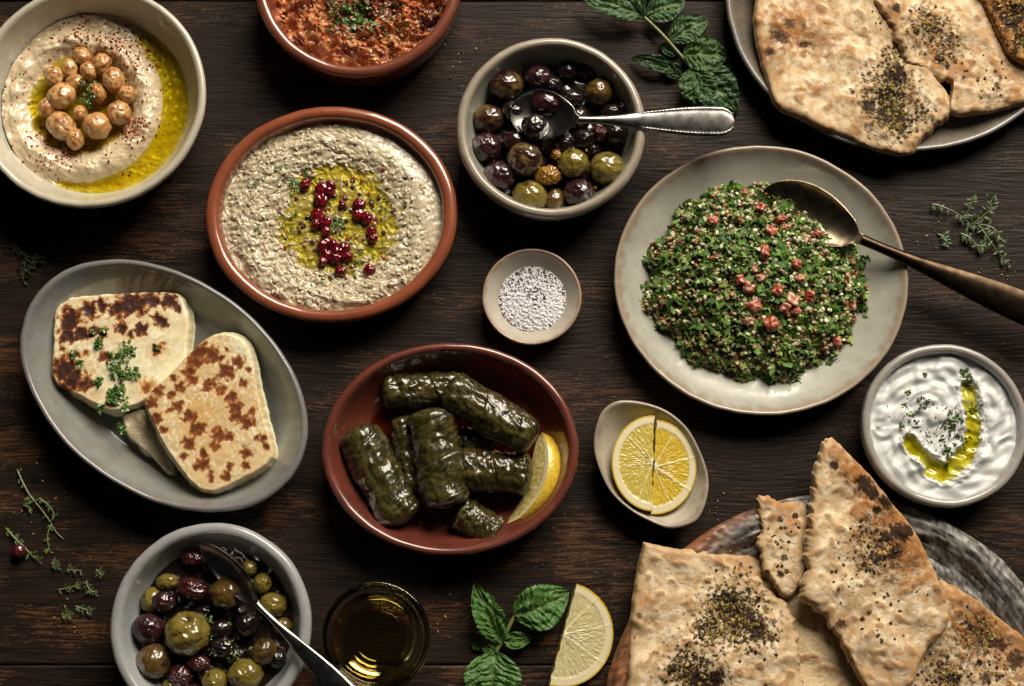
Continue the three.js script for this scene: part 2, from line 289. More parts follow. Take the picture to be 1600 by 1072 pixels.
// rounded lump: ellipsoid of half axes [a,b,c] with relief and colour from direction n
function lump(a, b, c, f, nu = 36, nv = 24) {
  return surf(nu, nv, (u, v) => {
    const th = u * TAU, ph = Math.PI * cl(v, 0.0005, 0.9995), n = [Math.sin(ph) * Math.cos(th), Math.cos(ph), Math.sin(ph) * Math.sin(th)], [k, col] = f(n);
    return [n[0] * a * k, n[1] * b * k, n[2] * c * k, col];
  }, { wrap: true });
}
const mFood = std({ roughness: 0.42, bumpMap: grainTex, bumpScale: 0.000031 });
const mWet = std({ roughness: 0.34, clearcoat: 0.45, clearcoatRoughness: 0.14 });
const mOlive = std({ roughness: 0.28, clearcoat: 0.8, clearcoatRoughness: 0.07, bumpMap: grainTex, bumpScale: 0.000012 });
const mGem = std({ roughness: 0.12, clearcoat: 1, clearcoatRoughness: 0.05, transmission: 0.35, thickness: 0.004, ior: 1.38, attenuationColor: new THREE.Color().setRGB(0.6, 0.02, 0.03), attenuationDistance: 0.003 });
const mLeaf = std({ roughness: 0.42, transmission: 0.25, thickness: 0, ior: 1.4 });
const mDry = std({ roughness: 0.85 });

// instanced bits
const mBit = new THREE.MeshPhysicalMaterial({ roughness: 0.7, specularIntensity: 0.3 });
const mHerb = new THREE.MeshPhysicalMaterial({ roughness: 0.5, specularIntensity: 0.5, transmission: 0.15, thickness: 0 });
const mBitWet = new THREE.MeshPhysicalMaterial({ roughness: 0.3, clearcoat: 0.3, clearcoatRoughness: 0.2 });
function chipGeo(n, lobes, cup) { // small irregular leaf fragment about 1 u in radius
  const P = [0, 0.12, 0], I = [];
  for (let i = 0; i < n; i++) { const a = i / n * TAU, r = (i % 2 ? 0.55 : 1) * rr(0.75, 1.15) * (lobes ? 1 : 0.9); P.push(r * Math.cos(a), rr(-cup, cup), r * Math.sin(a) * 0.75); I.push(0, 1 + (i + 1) % n, 1 + i); }
  const g = new THREE.BufferGeometry(); g.setAttribute('position', new THREE.Float32BufferAttribute(P, 3)); g.setIndex(I); g.scale(S, S, S); g.computeVertexNormals(); return g;
}
function grainGeo(a, b, c) { const g = new THREE.IcosahedronGeometry(1, 1), p = g.attributes.position; const k = rr(0, 99); for (let i = 0; i < p.count; i++) { const x = p.getX(i), y = p.getY(i), z = p.getZ(i), s = 1 + 0.22 * n3(x * 1.3 + k, y * 1.3, z * 1.3); p.setXYZ(i, x * a * s, y * b * s, z * c * s); } g.deleteAttribute('uv'); g.scale(S, S, S); g.computeVertexNormals(); return g; }
const chips = [chipGeo(9, true, 0.35), chipGeo(11, true, 0.3), chipGeo(7, true, 0.45), chipGeo(10, true, 0.25)];
const grains = [grainGeo(1, 0.7, 0.75), grainGeo(1, 0.8, 0.6), grainGeo(1, 0.6, 0.9)];
const flakes = [grainGeo(1, 0.35, 0.8), grainGeo(1, 0.3, 1)];
// list of [x, y, z, size, [r,g,b], tilt]
function bits(name, geo, mat, list, parent, label, cat) {
  if (!list.length) return;
  const m = new THREE.InstancedMesh(geo, mat, list.length), q = new THREE.Quaternion(), e = new THREE.Euler(), M = new THREE.Matrix4(), c = new THREE.Color(), o = parent ? parent.userData.o : [0, 0, 0];
  list.forEach(([x, y, z, s, col, tilt = 0.7], i) => {
    e.set(rr(-tilt, tilt), rr(0, TAU), rr(-tilt, tilt)); q.setFromEuler(e);
    M.compose(V((x - o[0]) * S, (y - o[1]) * S, (z - o[2]) * S), q, V(s, s, s)); m.setMatrixAt(i, M);
    m.setColorAt(i, c.setRGB(...col));
  });
  m.name = parent ? name : numbered(name); (parent || scene).add(m); tag(m, label, cat, null, 'stuff'); return m;
}
const parsleyC = () => mix([0.022, 0.058, 0.009], [0.10, 0.19, 0.03], rnd() ** 1.3);
const ORD = ['first', 'second', 'third', 'fourth', 'fifth', 'sixth', 'seventh', 'eighth', 'ninth', 'tenth', 'eleventh', 'twelfth'];
const scatter = (n, px, py, sx, sy, h) => { const L = []; for (let i = 0; i < n; i++) { const g = () => (rnd() + rnd() + rnd() - 1.5) / 1.5; const q = at(px + g() * sx, py + g() * sy, h); L.push(q); } return L; };

// star-shaped slab (bread, cheese): outline in photograph pixels at height y
function slab(o) {
  const { pts, thick, na = 300, nr = 70, edge = thick * 0.6, torn = 0 } = o, y0 = o.y0;
  const base = typeof y0 === 'function' ? y0 : () => y0;
  let W0 = pts.map(([x, y]) => at(x, y, o.yref ?? base(...at(x, y, 30)) + thick * 0.7));
  let cx = 0, cz = 0; W0.forEach((q) => { cx += q[0] / W0.length; cz += q[1] / W0.length; });
  if (o.centre) [cx, cz] = at(...o.centre, o.yref ?? 40);
  const O = spline(W0, na, true).map(([x, z], i) => { const d = Math.hypot(x - cx, z - cz), T = typeof torn === 'function' ? torn(x, z) : torn, k = 1 + ((T * 0.7 + 0.4) * n2(x / 26, z / 26) + T * 0.4 * n2(x / 10, z / 10) + T * 0.1 * n2(x / 4, z / 4)) / d; return [cx + (x - cx) * k, cz + (z - cz) * k, d * k, x, z]; });
  const topAt = (x, z, d) => { const b = o.bump(x, z, d), p = Math.sqrt(Math.max(0, 1 - (1 - cl(d / edge)) ** 2)); return base(x, z) + thick * (0.35 + 0.65 * p) + b * (0.25 + 0.75 * p); };
  const nb = 14, ne = 5;
  const geo = surf(na, nr + ne + nb, (u, v, i, j) => {
    const q = O[i % na], rim = q[2];
    if (j <= nr) { const t = 1 - (1 - j / nr) ** 1.0, e = t ** 14, x = cx + (q[3] - cx) * t + (q[0] - q[3]) * e, z = cz + (q[4] - cz) * t + (q[1] - q[4]) * e, d = (1 - t) * rim * 0.92; const y = topAt(x, z, d); return [x, y, z, o.color(x, z, d, 'top', y)]; }
    const yt = topAt(q[0], q[1], 0), yb = base(q[0], q[1]);
    if (j <= nr + ne) { const s = (j - nr) / ne, out = 1 + Math.sin(s * Math.PI) * thick * 0.1 / rim + 0.3 * n3(q[0] / 9, s * 2, q[1] / 9) / rim, y = lerp(yt, yb, s); const x = cx + (q[0] - cx) * out, z = cz + (q[1] - cz) * out; return [x, y, z, o.color(x, z, -1, 'side', y)]; }
    const t = 1 - (j - nr - ne) / nb, x = cx + (q[0] - cx) * t, z = cz + (q[1] - cz) * t; return [x, base(x, z) , z, o.color(x, z, 1, 'side', 0)];
  }, { wrap: true });
  return { geo, cx, cz, base, topAt, y: (x, z) => topAt(x, z, 99) };
}
// blobs [px, py, r(px), strength] at height h -> function of world x,z
function blobs(list, h, wob = 0.35, f = 14, soft = 0.45) {
  const L = list.map(([x, y, r, s = 1, ang, asp = 1]) => { const q = at(x, y, h); return [q[0], q[1], r * shrink(h), s, ang === undefined ? 0 : ang * Math.PI / 180, asp]; });
  return (x, z) => { let m = 0; const w = wob * (n2(x / f, z / f) + 0.5 * n2(x / (f * 0.4), z / (f * 0.4)));
    for (const [a, b, r, s, an, asp] of L) { let dx = x - a, dz = z - b; if (Math.abs(dx) > r * 4 || Math.abs(dz) > r * 4) continue; const c = Math.cos(an), k = Math.sin(an), e = dx * c + dz * k, g = (-dx * k + dz * c) * asp; const d = Math.hypot(e, g) / r; const val = s * (1 - sm(soft, 1.15, d + w)); if (val > m) m = val; } return m; };
}
// mint leaf: from base to tip, world u coordinates, y heights given
function mintLeaf(bx, by, bz, tx, ty, tz, w, o = {}) {
  const L = Math.hypot(tx - bx, tz - bz), ux = (tx - bx) / L, uz = (tz - bz) / L, vx = -uz, vz = ux, fold = o.fold ?? 0.25, curl = o.curl ?? 0.1, k = rr(0, 99), g0 = o.c0 || [0.022, 0.066, 0.014], g1 = o.c1 || [0.075, 0.15, 0.035], bend = o.bend ?? 0;
  return surf(40, 72, (u, v) => {
    const t = u * 2 - 1, s = v, wid = w * Math.pow(Math.sin(Math.PI * Math.pow(cl(s, 0.001, 0.999), 0.82)), 0.75) * (1 + 0.07 * ((s * 15) % 1) * Math.abs(t) ** 4) + 0.6;
    const q = s * 8.5 + 0.35 * n2(s * 4 + k, t + k) - Math.abs(t) * (2.1 - 0.9 * s), vein = Math.abs(Math.sin(Math.PI * q)), mid = 1 - Math.exp(-Math.abs(t) * wid / 2.6), net = n2(s * 26 + k, t * 9 + k);
    const puff = (Math.pow(vein, 0.7) * 3.2 + 2.2 * net * vein) * Math.min(1, w / 26) * mid * (1 - 0.5 * Math.abs(t) ** 6);
    const side = bend * Math.sin(s * Math.PI) * w;
    const lx = s * L, lz = t * wid * Math.cos(fold * 1.2) + side, ly = Math.abs(t) * wid * fold + puff + lerp(by, ty, s) + curl * L * Math.sin(Math.PI * s) + 3 * n2(s * 3 + k, t * 2);
    let c = mix(g0, g1, cl(0.45 + 0.4 * net + 0.35 * (vein - 0.5)));
    c = mix(c, [0.15, 0.22, 0.07], (1 - mid) * 0.75 + 0.22 * (1 - sm(0.02, 0.16, vein)) * mid);
    return [bx + ux * lx + vx * lz, Math.max(1.0, ly), bz + uz * lx + vz * lz, c];
  }, { closed: false });
}
function tube(pts, r0, r1, col0, col1, n = 24, m = 8) {
  const P = spline(pts, n);
  return surf(m, n, (u, v, i, j) => { const p = P[j], q = P[Math.min(n, j + 1)], b = P[Math.max(0, j - 1)], d = V(q[0] - b[0], q[1] - b[1], q[2] - b[2]).normalize(), e = V(0, 1, 0).cross(d); if (e.length() < 0.1) e.set(1, 0, 0); e.normalize(); const f = d.clone().cross(e), a = u * TAU, r = lerp(r0, r1, v) * ((j === 0 || j === n) ? 0.05 : 1); return [p[0] + (e.x * Math.cos(a) + f.x * Math.sin(a)) * r, p[1] + (e.y * Math.cos(a) + f.y * Math.sin(a)) * r, p[2] + (e.z * Math.cos(a) + f.z * Math.sin(a)) * r, mix(col0, col1, v)]; }, { wrap: true });
}
// spoon: bowl tip, neck and handle end as [px, py, height]; roll tips the bowl sideways
const mSteel = std({ metalness: 1, roughness: 0.27, bumpMap: grainTex, bumpScale: 0.000005 });
function spoon(o) {
  const A = [...at(o.tip[0], o.tip[1], o.tip[2]), o.tip[2]], N = [...at(o.neck[0], o.neck[1], o.neck[2]), o.neck[2]], E = [...at(o.end[0], o.end[1], o.end[2]), o.end[2]];
  const p = (q) => V(q[0], q[2], q[1]), a = p(A), n = p(N), e = p(E), t = thing('spoon', o.label, 'spoon', [n.x, n.y, n.z]);
  const seg = (P0, P1, nu, nv, f, roll0, roll1) => {
    const d = P1.clone().sub(P0), L = d.length(); d.normalize();
    return surf(nu, nv, (u, v) => {
      const r = lerp(roll0, roll1, v), up0 = V(0, 1, 0).addScaledVector(d, -d.y).normalize(), sd0 = d.clone().cross(up0).normalize();
      const up = up0.clone().multiplyScalar(Math.cos(r)).addScaledVector(sd0, Math.sin(r)), sd = sd0.clone().multiplyScalar(Math.cos(r)).addScaledVector(up0, -Math.sin(r));
      const [x, y, s, c] = f(u, v, L), q = P0.clone().addScaledVector(d, s).addScaledVector(sd, x).addScaledVector(up, y); return [q.x, q.y, q.z, c];
    }, { wrap: true });
  };
  const W = o.bowlW / 2, T = 1.6, base = o.color || [0.4, 0.38, 0.36];
  const tarn = (x, y, k = 1) => mul(mix(base, mul(base, 0.45), cl(0.45 + 0.9 * fbm2(x / 22 + 7, y / 22, 3)) * k), 1);
  // bowl: an egg outline, hollow; ring runs over the hollow side and back underneath
  const nu = 56, nv = 60;
  const bowl = seg(a, n, nu, nv, (u, v, L) => {
    const s = cl(v, 0.002, 1), prof = Math.pow(Math.sin(Math.PI * Math.pow(s, 0.86) * 0.985 + 0.006), 0.62) * (1 - 0.13 * s), w = Math.max(W * prof * (1 - sm(0.86, 1, s)) + o.neckW / 2 * sm(0.84, 1, s), 0.3);
    const up = u < 0.5, x = up ? 1 - u * 4 : (u - 0.5) * 4 - 1, dep = o.depth * Math.pow(Math.max(0, 1 - x * x), 0.8) * Math.sin(Math.PI * Math.pow(cl(s * 1.03), 0.9)) * (1 - sm(0.9, 1, s)), body = T + 2.4 * sm(0.8, 1, s);
    return [x * w, -Math.max(0, dep) + (up ? 0 : -body * Math.sqrt(Math.max(0, 1 - x * x * 0.98))) + 0, s * L, tarn(x * w, s * L)];
  }, o.roll || 0, (o.roll || 0) * 0.4);
  part('spoon_bowl', bowl, o.mat || mSteel, t);
  const hw = o.handleW / 2, nw = o.neckW / 2;
  const hand = seg(n, e, 48, 140, (u, v, L) => {
    const s = v, endr = Math.sqrt(Math.max(0.0004, 1 - Math.pow(cl((s * L - (L - hw)) / hw), 2))), w = (lerp(nw, hw, Math.pow(sm(0.05, 0.85, s), 0.9)) - 0.12 * nw * Math.sin(s * Math.PI * 2) ) * endr;
    const th = lerp(o.neckT || 5, o.handT || 3.2, sm(0, 0.6, s)), a2 = u * TAU, x = Math.cos(a2), yy = Math.sin(a2), rim = Math.exp(-((Math.abs(x) - 0.86) ** 2) / 0.006) * (yy > 0 ? 1 : 0) * sm(0.3, 0.45, s) * (o.bead ?? 1);
    const edge = s * L > L - hw ? 1 : 0, bead = 0.5 + 0.5 * Math.sin(s * L * 1.1);
    const arch = (o.arch || 0) * Math.sin(Math.PI * s);
    return [x * w, yy * th * Math.max(0.3, endr) * (0.5 + 0.5 * Math.sqrt(Math.max(0, 1 - x ** 4))) + rim * (1.2 + 0.35 * bead) + arch, s * L, mul(tarn(x * w, s * L + 50), 1)];
  }, (o.roll || 0) * 0.4, o.roll2 || 0);
  part('handle', hand, o.matH || o.mat || mSteel, t);
  return t;
}

// ---------------------------------------------------------------- hummus
{
  const d = B.hummus, lv = 52, [ax, az] = at(126, 160, lv), [bx, bz] = at(150, 161, lv), k = shrink(lv);
  const paprika = blobs([[190, 75, 40, 0.5], [210, 205, 24, 0.9], [135, 55, 34, 0.35], [225, 100, 28, 0.4], [95, 242, 32, 0.55], [70, 215, 20, 0.5]], lv, 0.6, 9);
  const H = (x, z) => {
    const dx = x - ax, dz = z - az, r = Math.hypot(dx, dz) / k, a = Math.atan2(dz, dx), r2 = Math.hypot(x - bx, z - bz) / k;
    const side = sm(-1, 0.6, Math.cos(a - 0.62)), sw = 5 * Math.sin(a * 1) + 3 * n2(a * 1.3, 2);
    let h = lv + 2;
    h += 15 * Math.exp(-(((r - 106 - sw) / 17) ** 2)) * (0.75 + 0.25 * n2(a * 2, 5));
    h -= 9 * (1 - sm(70, 96, r + 6 * n2(a * 2.2, 8)));
    h += 5 * Math.exp(-(((r - 82 - 9 * a / 3) / 7) ** 2)) * sm(0.2, 1, -Math.cos(a - 1)) * 0.6;
    h -= 11 * sm(120, 138, r) * side * (0.6 + 0.4 * sm(-0.4, 0.4, Math.cos(a - 0.75)));
    h += 4 * sm(136, 150, r2) * 1.2 + 5 * Math.exp(-(((r - 138) / 9) ** 2)) * (1 - side);
    h += 2.2 * fbm2(x / 22 + 0.4 * a, z / 22, 3) + 1.3 * n2(a * 1.6, r / 15 + a * 1.2) * sm(75, 100, r) + 0.22 * n2(x / 4, z / 4) + 1.3 * n2(x / 9, z / 9) * sm(0.1, 0.5, n2(x / 40, z / 40));
    return h;
  };
  const t = thing('hummus', 'swirled beige hummus with a well of oil, filling the cream bowl', 'hummus', [d.cx, lv, d.cz]);
  const col = (x, z) => { const p = paprika(x, z); let c = mix([0.60, 0.47, 0.29], [0.68, 0.56, 0.37], cl(0.5 + fbm2(x / 20, z / 20))); c = mul(c, 1 - 0.18 * sm(0.3, 0.8, n2(x / 3.5, z / 3.5))); return mix(c, [0.33, 0.075, 0.02], p * (0.25 + 0.6 * sm(0.0, 0.7, n2(x / 3.4 + 40, z / 3.4)))); };
  part('dip', filling(d, lv, 130, 320, (x, z) => [H(x, z), col(x, z)]), mWet, t);
  const flat = (h) => (x, z) => h + 0.15 * n2(x / 20, z / 20);
  part('oil_pool', oil(ax, az, 104 * k, 104 * k, flat(lv - 0.2), H), mOil, t);
  part('oil_pool', oil(bx, bz, 150 * k, 149 * k, (x, z) => { const r = Math.hypot(x - ax, z - az) / k; return r < 108 ? lv - 20 : lv - 2.5; }, H), mOil, t);
  // paprika, pepper and parsley specks
  const L = [];
  for (let i = 0; i < 5200 && L.length < 620; i++) { const q = at(rr(5, 290), rr(15, 300), lv), r = Math.hypot(q[0] - ax, q[1] - az) / k; if (r > 146) continue; if (rnd() < 0.05 + 1.2 * paprika(q[0], q[1])) L.push([q[0], H(...q) + 0.7, q[1], rr(0.8, 2.4), rnd() < 0.65 ? [0.3, 0.045, 0.014] : rnd() < 0.5 ? [0.14, 0.025, 0.01] : [0.03, 0.025, 0.015]]); }
  bits('spice_flakes', flakes[0], mBit, L, t);
  // chickpeas (zoomed picture coordinates / 2.978)
  const mPea = std({ roughness: 0.34, clearcoat: 0.6, clearcoatRoughness: 0.15 });
  const CP = [[250, 355, 47, 43, 0], [325, 318, 36, 48, .2], [382, 262, 46, 40, 0], [472, 298, 52, 42, .3], [530, 372, 60, 50, .2], [452, 432, 42, 50, .4], [590, 440, 42, 42, 0], [552, 526, 56, 54, 0], [452, 585, 63, 64, 0], [285, 450, 68, 58, .1], [222, 500, 42, 48, .3], [285, 588, 78, 58, -.6], [350, 648, 50, 40, 0], [372, 528, 36, 36, 0], [412, 330, 40, 44, 0], [350, 385, 40, 46, 0]];
  CP.forEach(([zx, zy, a, b, up], i) => {
    a *= 1.05; b *= 1.05; const px = zx / 2.978, py = zy / 2.978, h = lv + 10 + (i === 8 || i === 4 || i === 9 ? 7 : rr(0, 5)), q = at(px, py, h), s = 1 / 2.978 * shrink(h), seam = rr(0, TAU), kk = rr(0, 99), dark = rr(0, 1);
    const g = lump(a * s, Math.min(a, b) * s * 0.95, b * s, (n) => { const cr = Math.exp(-((n[0] * Math.cos(seam) + n[2] * Math.sin(seam)) ** 2) / 0.006) * sm(-0.1, 0.5, n[1] + 0.3); const w = fbm3(n[0] * 1.1 + kk, n[1] * 1.1, n[2] * 1.1, 2);
      let c = mix([0.62, 0.38, 0.155], [0.45, 0.185, 0.045], cl(0.25 + 0.5 * dark + 0.9 * w)); c = mix(c, [0.2, 0.05, 0.015], 0.8 * sm(0.15, 0.5, n3(n[0] * 1.8 + kk, n[1] * 1.8 + 7, n[2] * 1.8)) * (i === 8 ? 0.3 : 1)); return [1 + 0.14 * w - 0.03 * cr + 0.07 * Math.max(0, n[0] * Math.sin(seam) - 0.7), mul(c, 1 - 0.12 * cr)]; }, 40, 26);
    const where = clock(px - 134, py - 150), ring = Math.hypot(px - 134, py - 155);
    g.rotateY(rr(0, 3)); g.translate(q[0], h, q[1]);
    solo('chickpea', g, mPea, [q[0], h, q[1]], `${i === 8 ? 'large round' : i === 9 ? 'broad' : ['orange', 'tan', 'pale', 'browned', 'golden'][i % 5]} chickpea ${ring < 22 ? 'near the middle' : 'on the ' + where + ' side'} of the heap on the hummus`, 'chickpea', 'chickpeas heaped on the hummus');
  });
  const G = []; scatter(80, 138, 145, 24, 34, lv + 24).forEach(([x, z]) => G.push([x, lv + 20 + rr(-4, 8), z, rr(2, 5), parsleyC(), 0.9])); scatter(26, 125, 200, 60, 55, lv + 2).forEach(([x, z]) => G.push([x, Math.max(H(x, z), lv - 1) + 1.4, z, rr(1.2, 2.6), parsleyC(), 0.4]));
  bits('parsley_garnish', chips[0], mBitWet, G, null, 'chopped green parsley sprinkled over the chickpeas on the hummus', 'parsley');
}

// ---------------------------------------------------------------- red pepper dip
{
  const d = B.red, lv = 46, k = shrink(lv), [cx, cz] = at(560, -30, lv);
  const H = (x, z) => lv + 8 + 20 * fbm2(x / 50, z / 50, 2) + 7 * ridge2(x / 30 + 3 + 0.5 * n2(x / 40, z / 40), z / 26, 2) + 0.9 * n2(x / 8, z / 8) - 13 * sm(100, 142, Math.hypot(x - cx, z - cz) / k);
  const pale = blobs([[500, 40, 50, .8], [600, 70, 50, .8], [560, 85, 40, .7], [640, 95, 30, .6], [480, 10, 30, .8], [640, 45, 30, .6]], lv, 0.5, 14), dark = blobs([[672, 30, 34, 1], [690, 60, 20, .9], [555, 10, 50, .6], [600, 18, 30, .8], [650, 85, 14, .8]], lv, 0.5, 12);
  const t = thing('red_pepper_dip', 'chunky orange-red pepper and walnut dip in the bowl at the top edge', 'dip', [d.cx, lv, d.cz]);
  part('dip', filling(d, lv, 120, 300, (x, z) => { const n = fbm2(x / 22 + 9, z / 20, 4); let c = mix([0.33, 0.055, 0.012], [0.52, 0.17, 0.045], cl(0.5 + 1.1 * n)); c = mix(c, [0.54, 0.29, 0.1], 0.8 * pale(x, z) * cl(0.35 + 1.3 * n)); c = mix(c, [0.09, 0.016, 0.008], 0.85 * dark(x, z) + 0.6 * sm(0.25, 0.6, n2(x / 10 + 30, z / 10))); return [H(x, z) - 4 * dark(x, z), c]; }), mWet, t);
  const C = [], G = [];
  for (let i = 0; i < 300; i++) { const q = at(rr(425, 700), rr(-20, 122), lv); if (((q[0] - cx) / 140) ** 2 + ((q[1] - cz) / 140) ** 2 > 1) continue; const r = rnd(); C.push([q[0], H(...q) + 0.5, q[1], rr(1.5, 4.2), r < 0.4 ? [0.5, 0.3, 0.13] : r < 0.75 ? [0.42, 0.1, 0.025] : [0.12, 0.02, 0.01], 1]); }
  bits('nut_crumbs', grains[0], mBitWet, C, t);
  scatter(150, 556, 30, 62, 44, lv).forEach(([x, z]) => G.push([x, H(x, z) + 2.2, z, rr(2.5, 6), parsleyC(), 0.6])); scatter(90, 600, 40, 100, 60, lv).forEach(([x, z]) => G.push([x, H(x, z) + 1.5, z, rr(1.5, 3.4), parsleyC(), 0.6]));
  bits('parsley_garnish', chips[1], mBitWet, G, null, 'chopped parsley strewn over the red pepper dip', 'parsley');
}

// ---------------------------------------------------------------- aubergine dip
{
  const d = B.baba, lv = 40, k = shrink(lv), [cx, cz] = at(522, 345, lv), [ox, oz] = at(540, 345, lv);
  const calm = (x, z) => { const [lx, lz] = d.local(x, z); return sm(0.25, 0.7, lx - 0.6 * lz - 0.05) * sm(0.45, 0.75, Math.hypot(lx, lz)); };
  const H = (x, z) => { const dx = (x - cx) / k, dz = (z - cz) / k * 1.1, r = Math.hypot(dx, dz), a = Math.atan2(dz, dx), q = calm(x, z);
    const sp = r + 16 * a / TAU, wav = Math.sin(sp / 46 * TAU) * 2.4;
    return lv + 2 + 10 * sm(94, 134, r) - 6 * sm(138, 172, r) + 0.5 * (1 - 0.75 * q) * (0.45 + 0.55 * sm(60, 120, r)) * (wav + 4.4 * n2(a * 2.6 + r / 60, sp / 26) + 4.2 * n2(x / 18 + 0.8 * n2(x / 30, z / 30), z / 15) + 1.7 * n2(x / 9, z / 9)) + 0.3 * n2(x / 3.1, z / 3.1); };
  const t = thing('aubergine_dip', 'pale grey-beige smoky aubergine dip with swirls and a central oil pool', 'dip', [d.cx, lv, d.cz]);
  part('dip', filling(d, lv, 150, 380, (x, z) => { const n = fbm2(x / 14 + 4, z / 14, 4), h = H(x, z); let c = mix([0.4, 0.325, 0.205], [0.6, 0.52, 0.37], cl(0.5 + n + 0.05 * (h - lv - 6))); c = mix(c, [0.46, 0.42, 0.17], 0.28 * sm(0.2, 0.5, n2(x / 26 + 8, z / 26))); c = mix(c, [0.22, 0.15, 0.09], 0.75 * sm(0.5, 0.8, n2(x / 8 + 70, z / 8))); return [h, mul(c, 0.95 + 0.12 * n2(x / 2.6, z / 2.6))]; }), mWet, t);
  const pulp = [];
  for (let i = 0; i < 1500; i++) { const a = rr(0, TAU), r = Math.sqrt(rnd()), [x, , z] = d.place(0.85 * r, a, 0), rp = Math.hypot((x - ox) / k, (z - oz) / k); if (rp < 92 && rnd() < 0.75) continue; if (rnd() < 0.8 * calm(x, z)) continue; pulp.push([x, H(x, z) - rr(0, 2.2), z, rr(2.5, 6.5), mix([0.44, 0.36, 0.23], [0.66, 0.57, 0.41], rnd()), 0.5]); }
  bits('pulp_pieces', grainGeo(1, 0.5, 0.55), mBitWet, pulp, t);
  const lev = (x, z) => {  const r = Math.hypot((x - ox) / 126 / k, (z - oz) / 116 / k), a = Math.atan2(z - oz, x - ox); return lv + 3.6 - 12 * sm(0.78, 1.1, r + 0.16 * n2(a * 1.6, 3)); };
  part('oil_pool', oil(ox, oz, 142 * k, 132 * k, lev, H, 110, 240), mOil, t);
  // char, tomato and herb flecks
  const F = [], G = [];
  for (let i = 0; i < 130; i++) { const g = () => (rnd() + rnd() - 1); const q = at(538 + g() * 115, 350 + g() * 100, lv); const r = rnd(); F.push([q[0], Math.max(H(...q), lev(...q)) + 0.8, q[1], rr(1.4, 4), r < 0.35 ? [0.06, 0.035, 0.02] : r < 0.6 ? [0.3, 0.06, 0.02] : r < 0.8 ? [0.35, 0.28, 0.1] : [0.12, 0.03, 0.02], 0.5]); }
  bits('spice_flakes', flakes[1], mBitWet, F, t);
  for (const [px, py, n, s] of [[470, 290, 24, 22], [525, 350, 40, 20], [510, 320, 16, 14], [458, 285, 12, 16], [405, 362, 9, 10], [475, 268, 8, 9], [398, 292, 5, 8], [527, 412, 8, 8], [560, 400, 26, 40], [590, 320, 20, 40], [450, 340, 14, 34], [505, 450, 9, 40], [430, 270, 12, 40]]) scatter(n, px, py, s, s, lv).forEach(([x, z]) => G.push([x, Math.max(H(x, z), lev(x, z)) + 1.8, z, rr(2, 4.6), rnd() < 0.4 ? [0.12, 0.24, 0.04] : parsleyC(), 0.6]));
  bits('herb_garnish', chips[2], mBitWet, G, null, 'chopped green herbs scattered around the pomegranate seeds on the aubergine dip', 'herbs');
  // pomegranate seeds (zoom / 2.061 + 300)
  const seeds = [[365, 592, 24, 20], [425, 610, 34, 26], [415, 640, 30, 26], [445, 595, 22, 18], [402, 690, 26, 24], [425, 712, 26, 24], [398, 722, 20, 18], [540, 660, 24, 24], [535, 690, 22, 22], [562, 702, 24, 22], [483, 655, 16, 14], [425, 785, 26, 22], [455, 790, 24, 24], [488, 798, 22, 22], [432, 818, 24, 22], [462, 828, 24, 22], [420, 842, 18, 18], [498, 826, 22, 20], [480, 872, 22, 20], [575, 745, 20, 18], [582, 768, 18, 18], [572, 868, 22, 22], [430, 745, 20, 18], [470, 808, 22, 20]];
  const grpOf = (i) => i < 4 || i === 10 ? 'upper left cluster' : i < 7 || i === 22 ? 'left middle cluster' : i < 10 || i === 19 || i === 20 ? 'right cluster' : 'lower cluster';
  seeds.forEach(([zx, zy, a, b], i) => {
    const px = zx / 2.061 + 300, py = zy / 2.061, q = at(px, py, lv + 8), s = 0.86 * shrink(lv) / 2.061, y = Math.max(H(...q), lev(...q)) + 3.5, kk = rr(0, 99);
    const g = lump(a * s, 6.5, b * s, (n) => [1 + 0.2 * n3(n[0] * 1.3 + kk, n[1] * 1.3, n[2] * 1.3) + 0.15 * Math.max(0, n[0]), mix([0.27, 0.01, 0.018], [0.09, 0.004, 0.009], cl(0.5 + n3(n[0] + kk, n[1], n[2])))], 22, 14);
    g.rotateY(rr(0, 6)); g.translate(q[0], y, q[1]);
    const grp = grpOf(i), rank = seeds.filter((q, j) => grpOf(j) === grp && (q[0] < zx || (q[0] === zx && q[1] < zy))).length;
    solo('pomegranate_seed', g, mGem, [q[0], y, q[1]], `pomegranate seed on the aubergine dip, ${ORD[rank]} from left in its ${grp}`, 'seed', `pomegranate seeds, ${grp}`);
  });
}

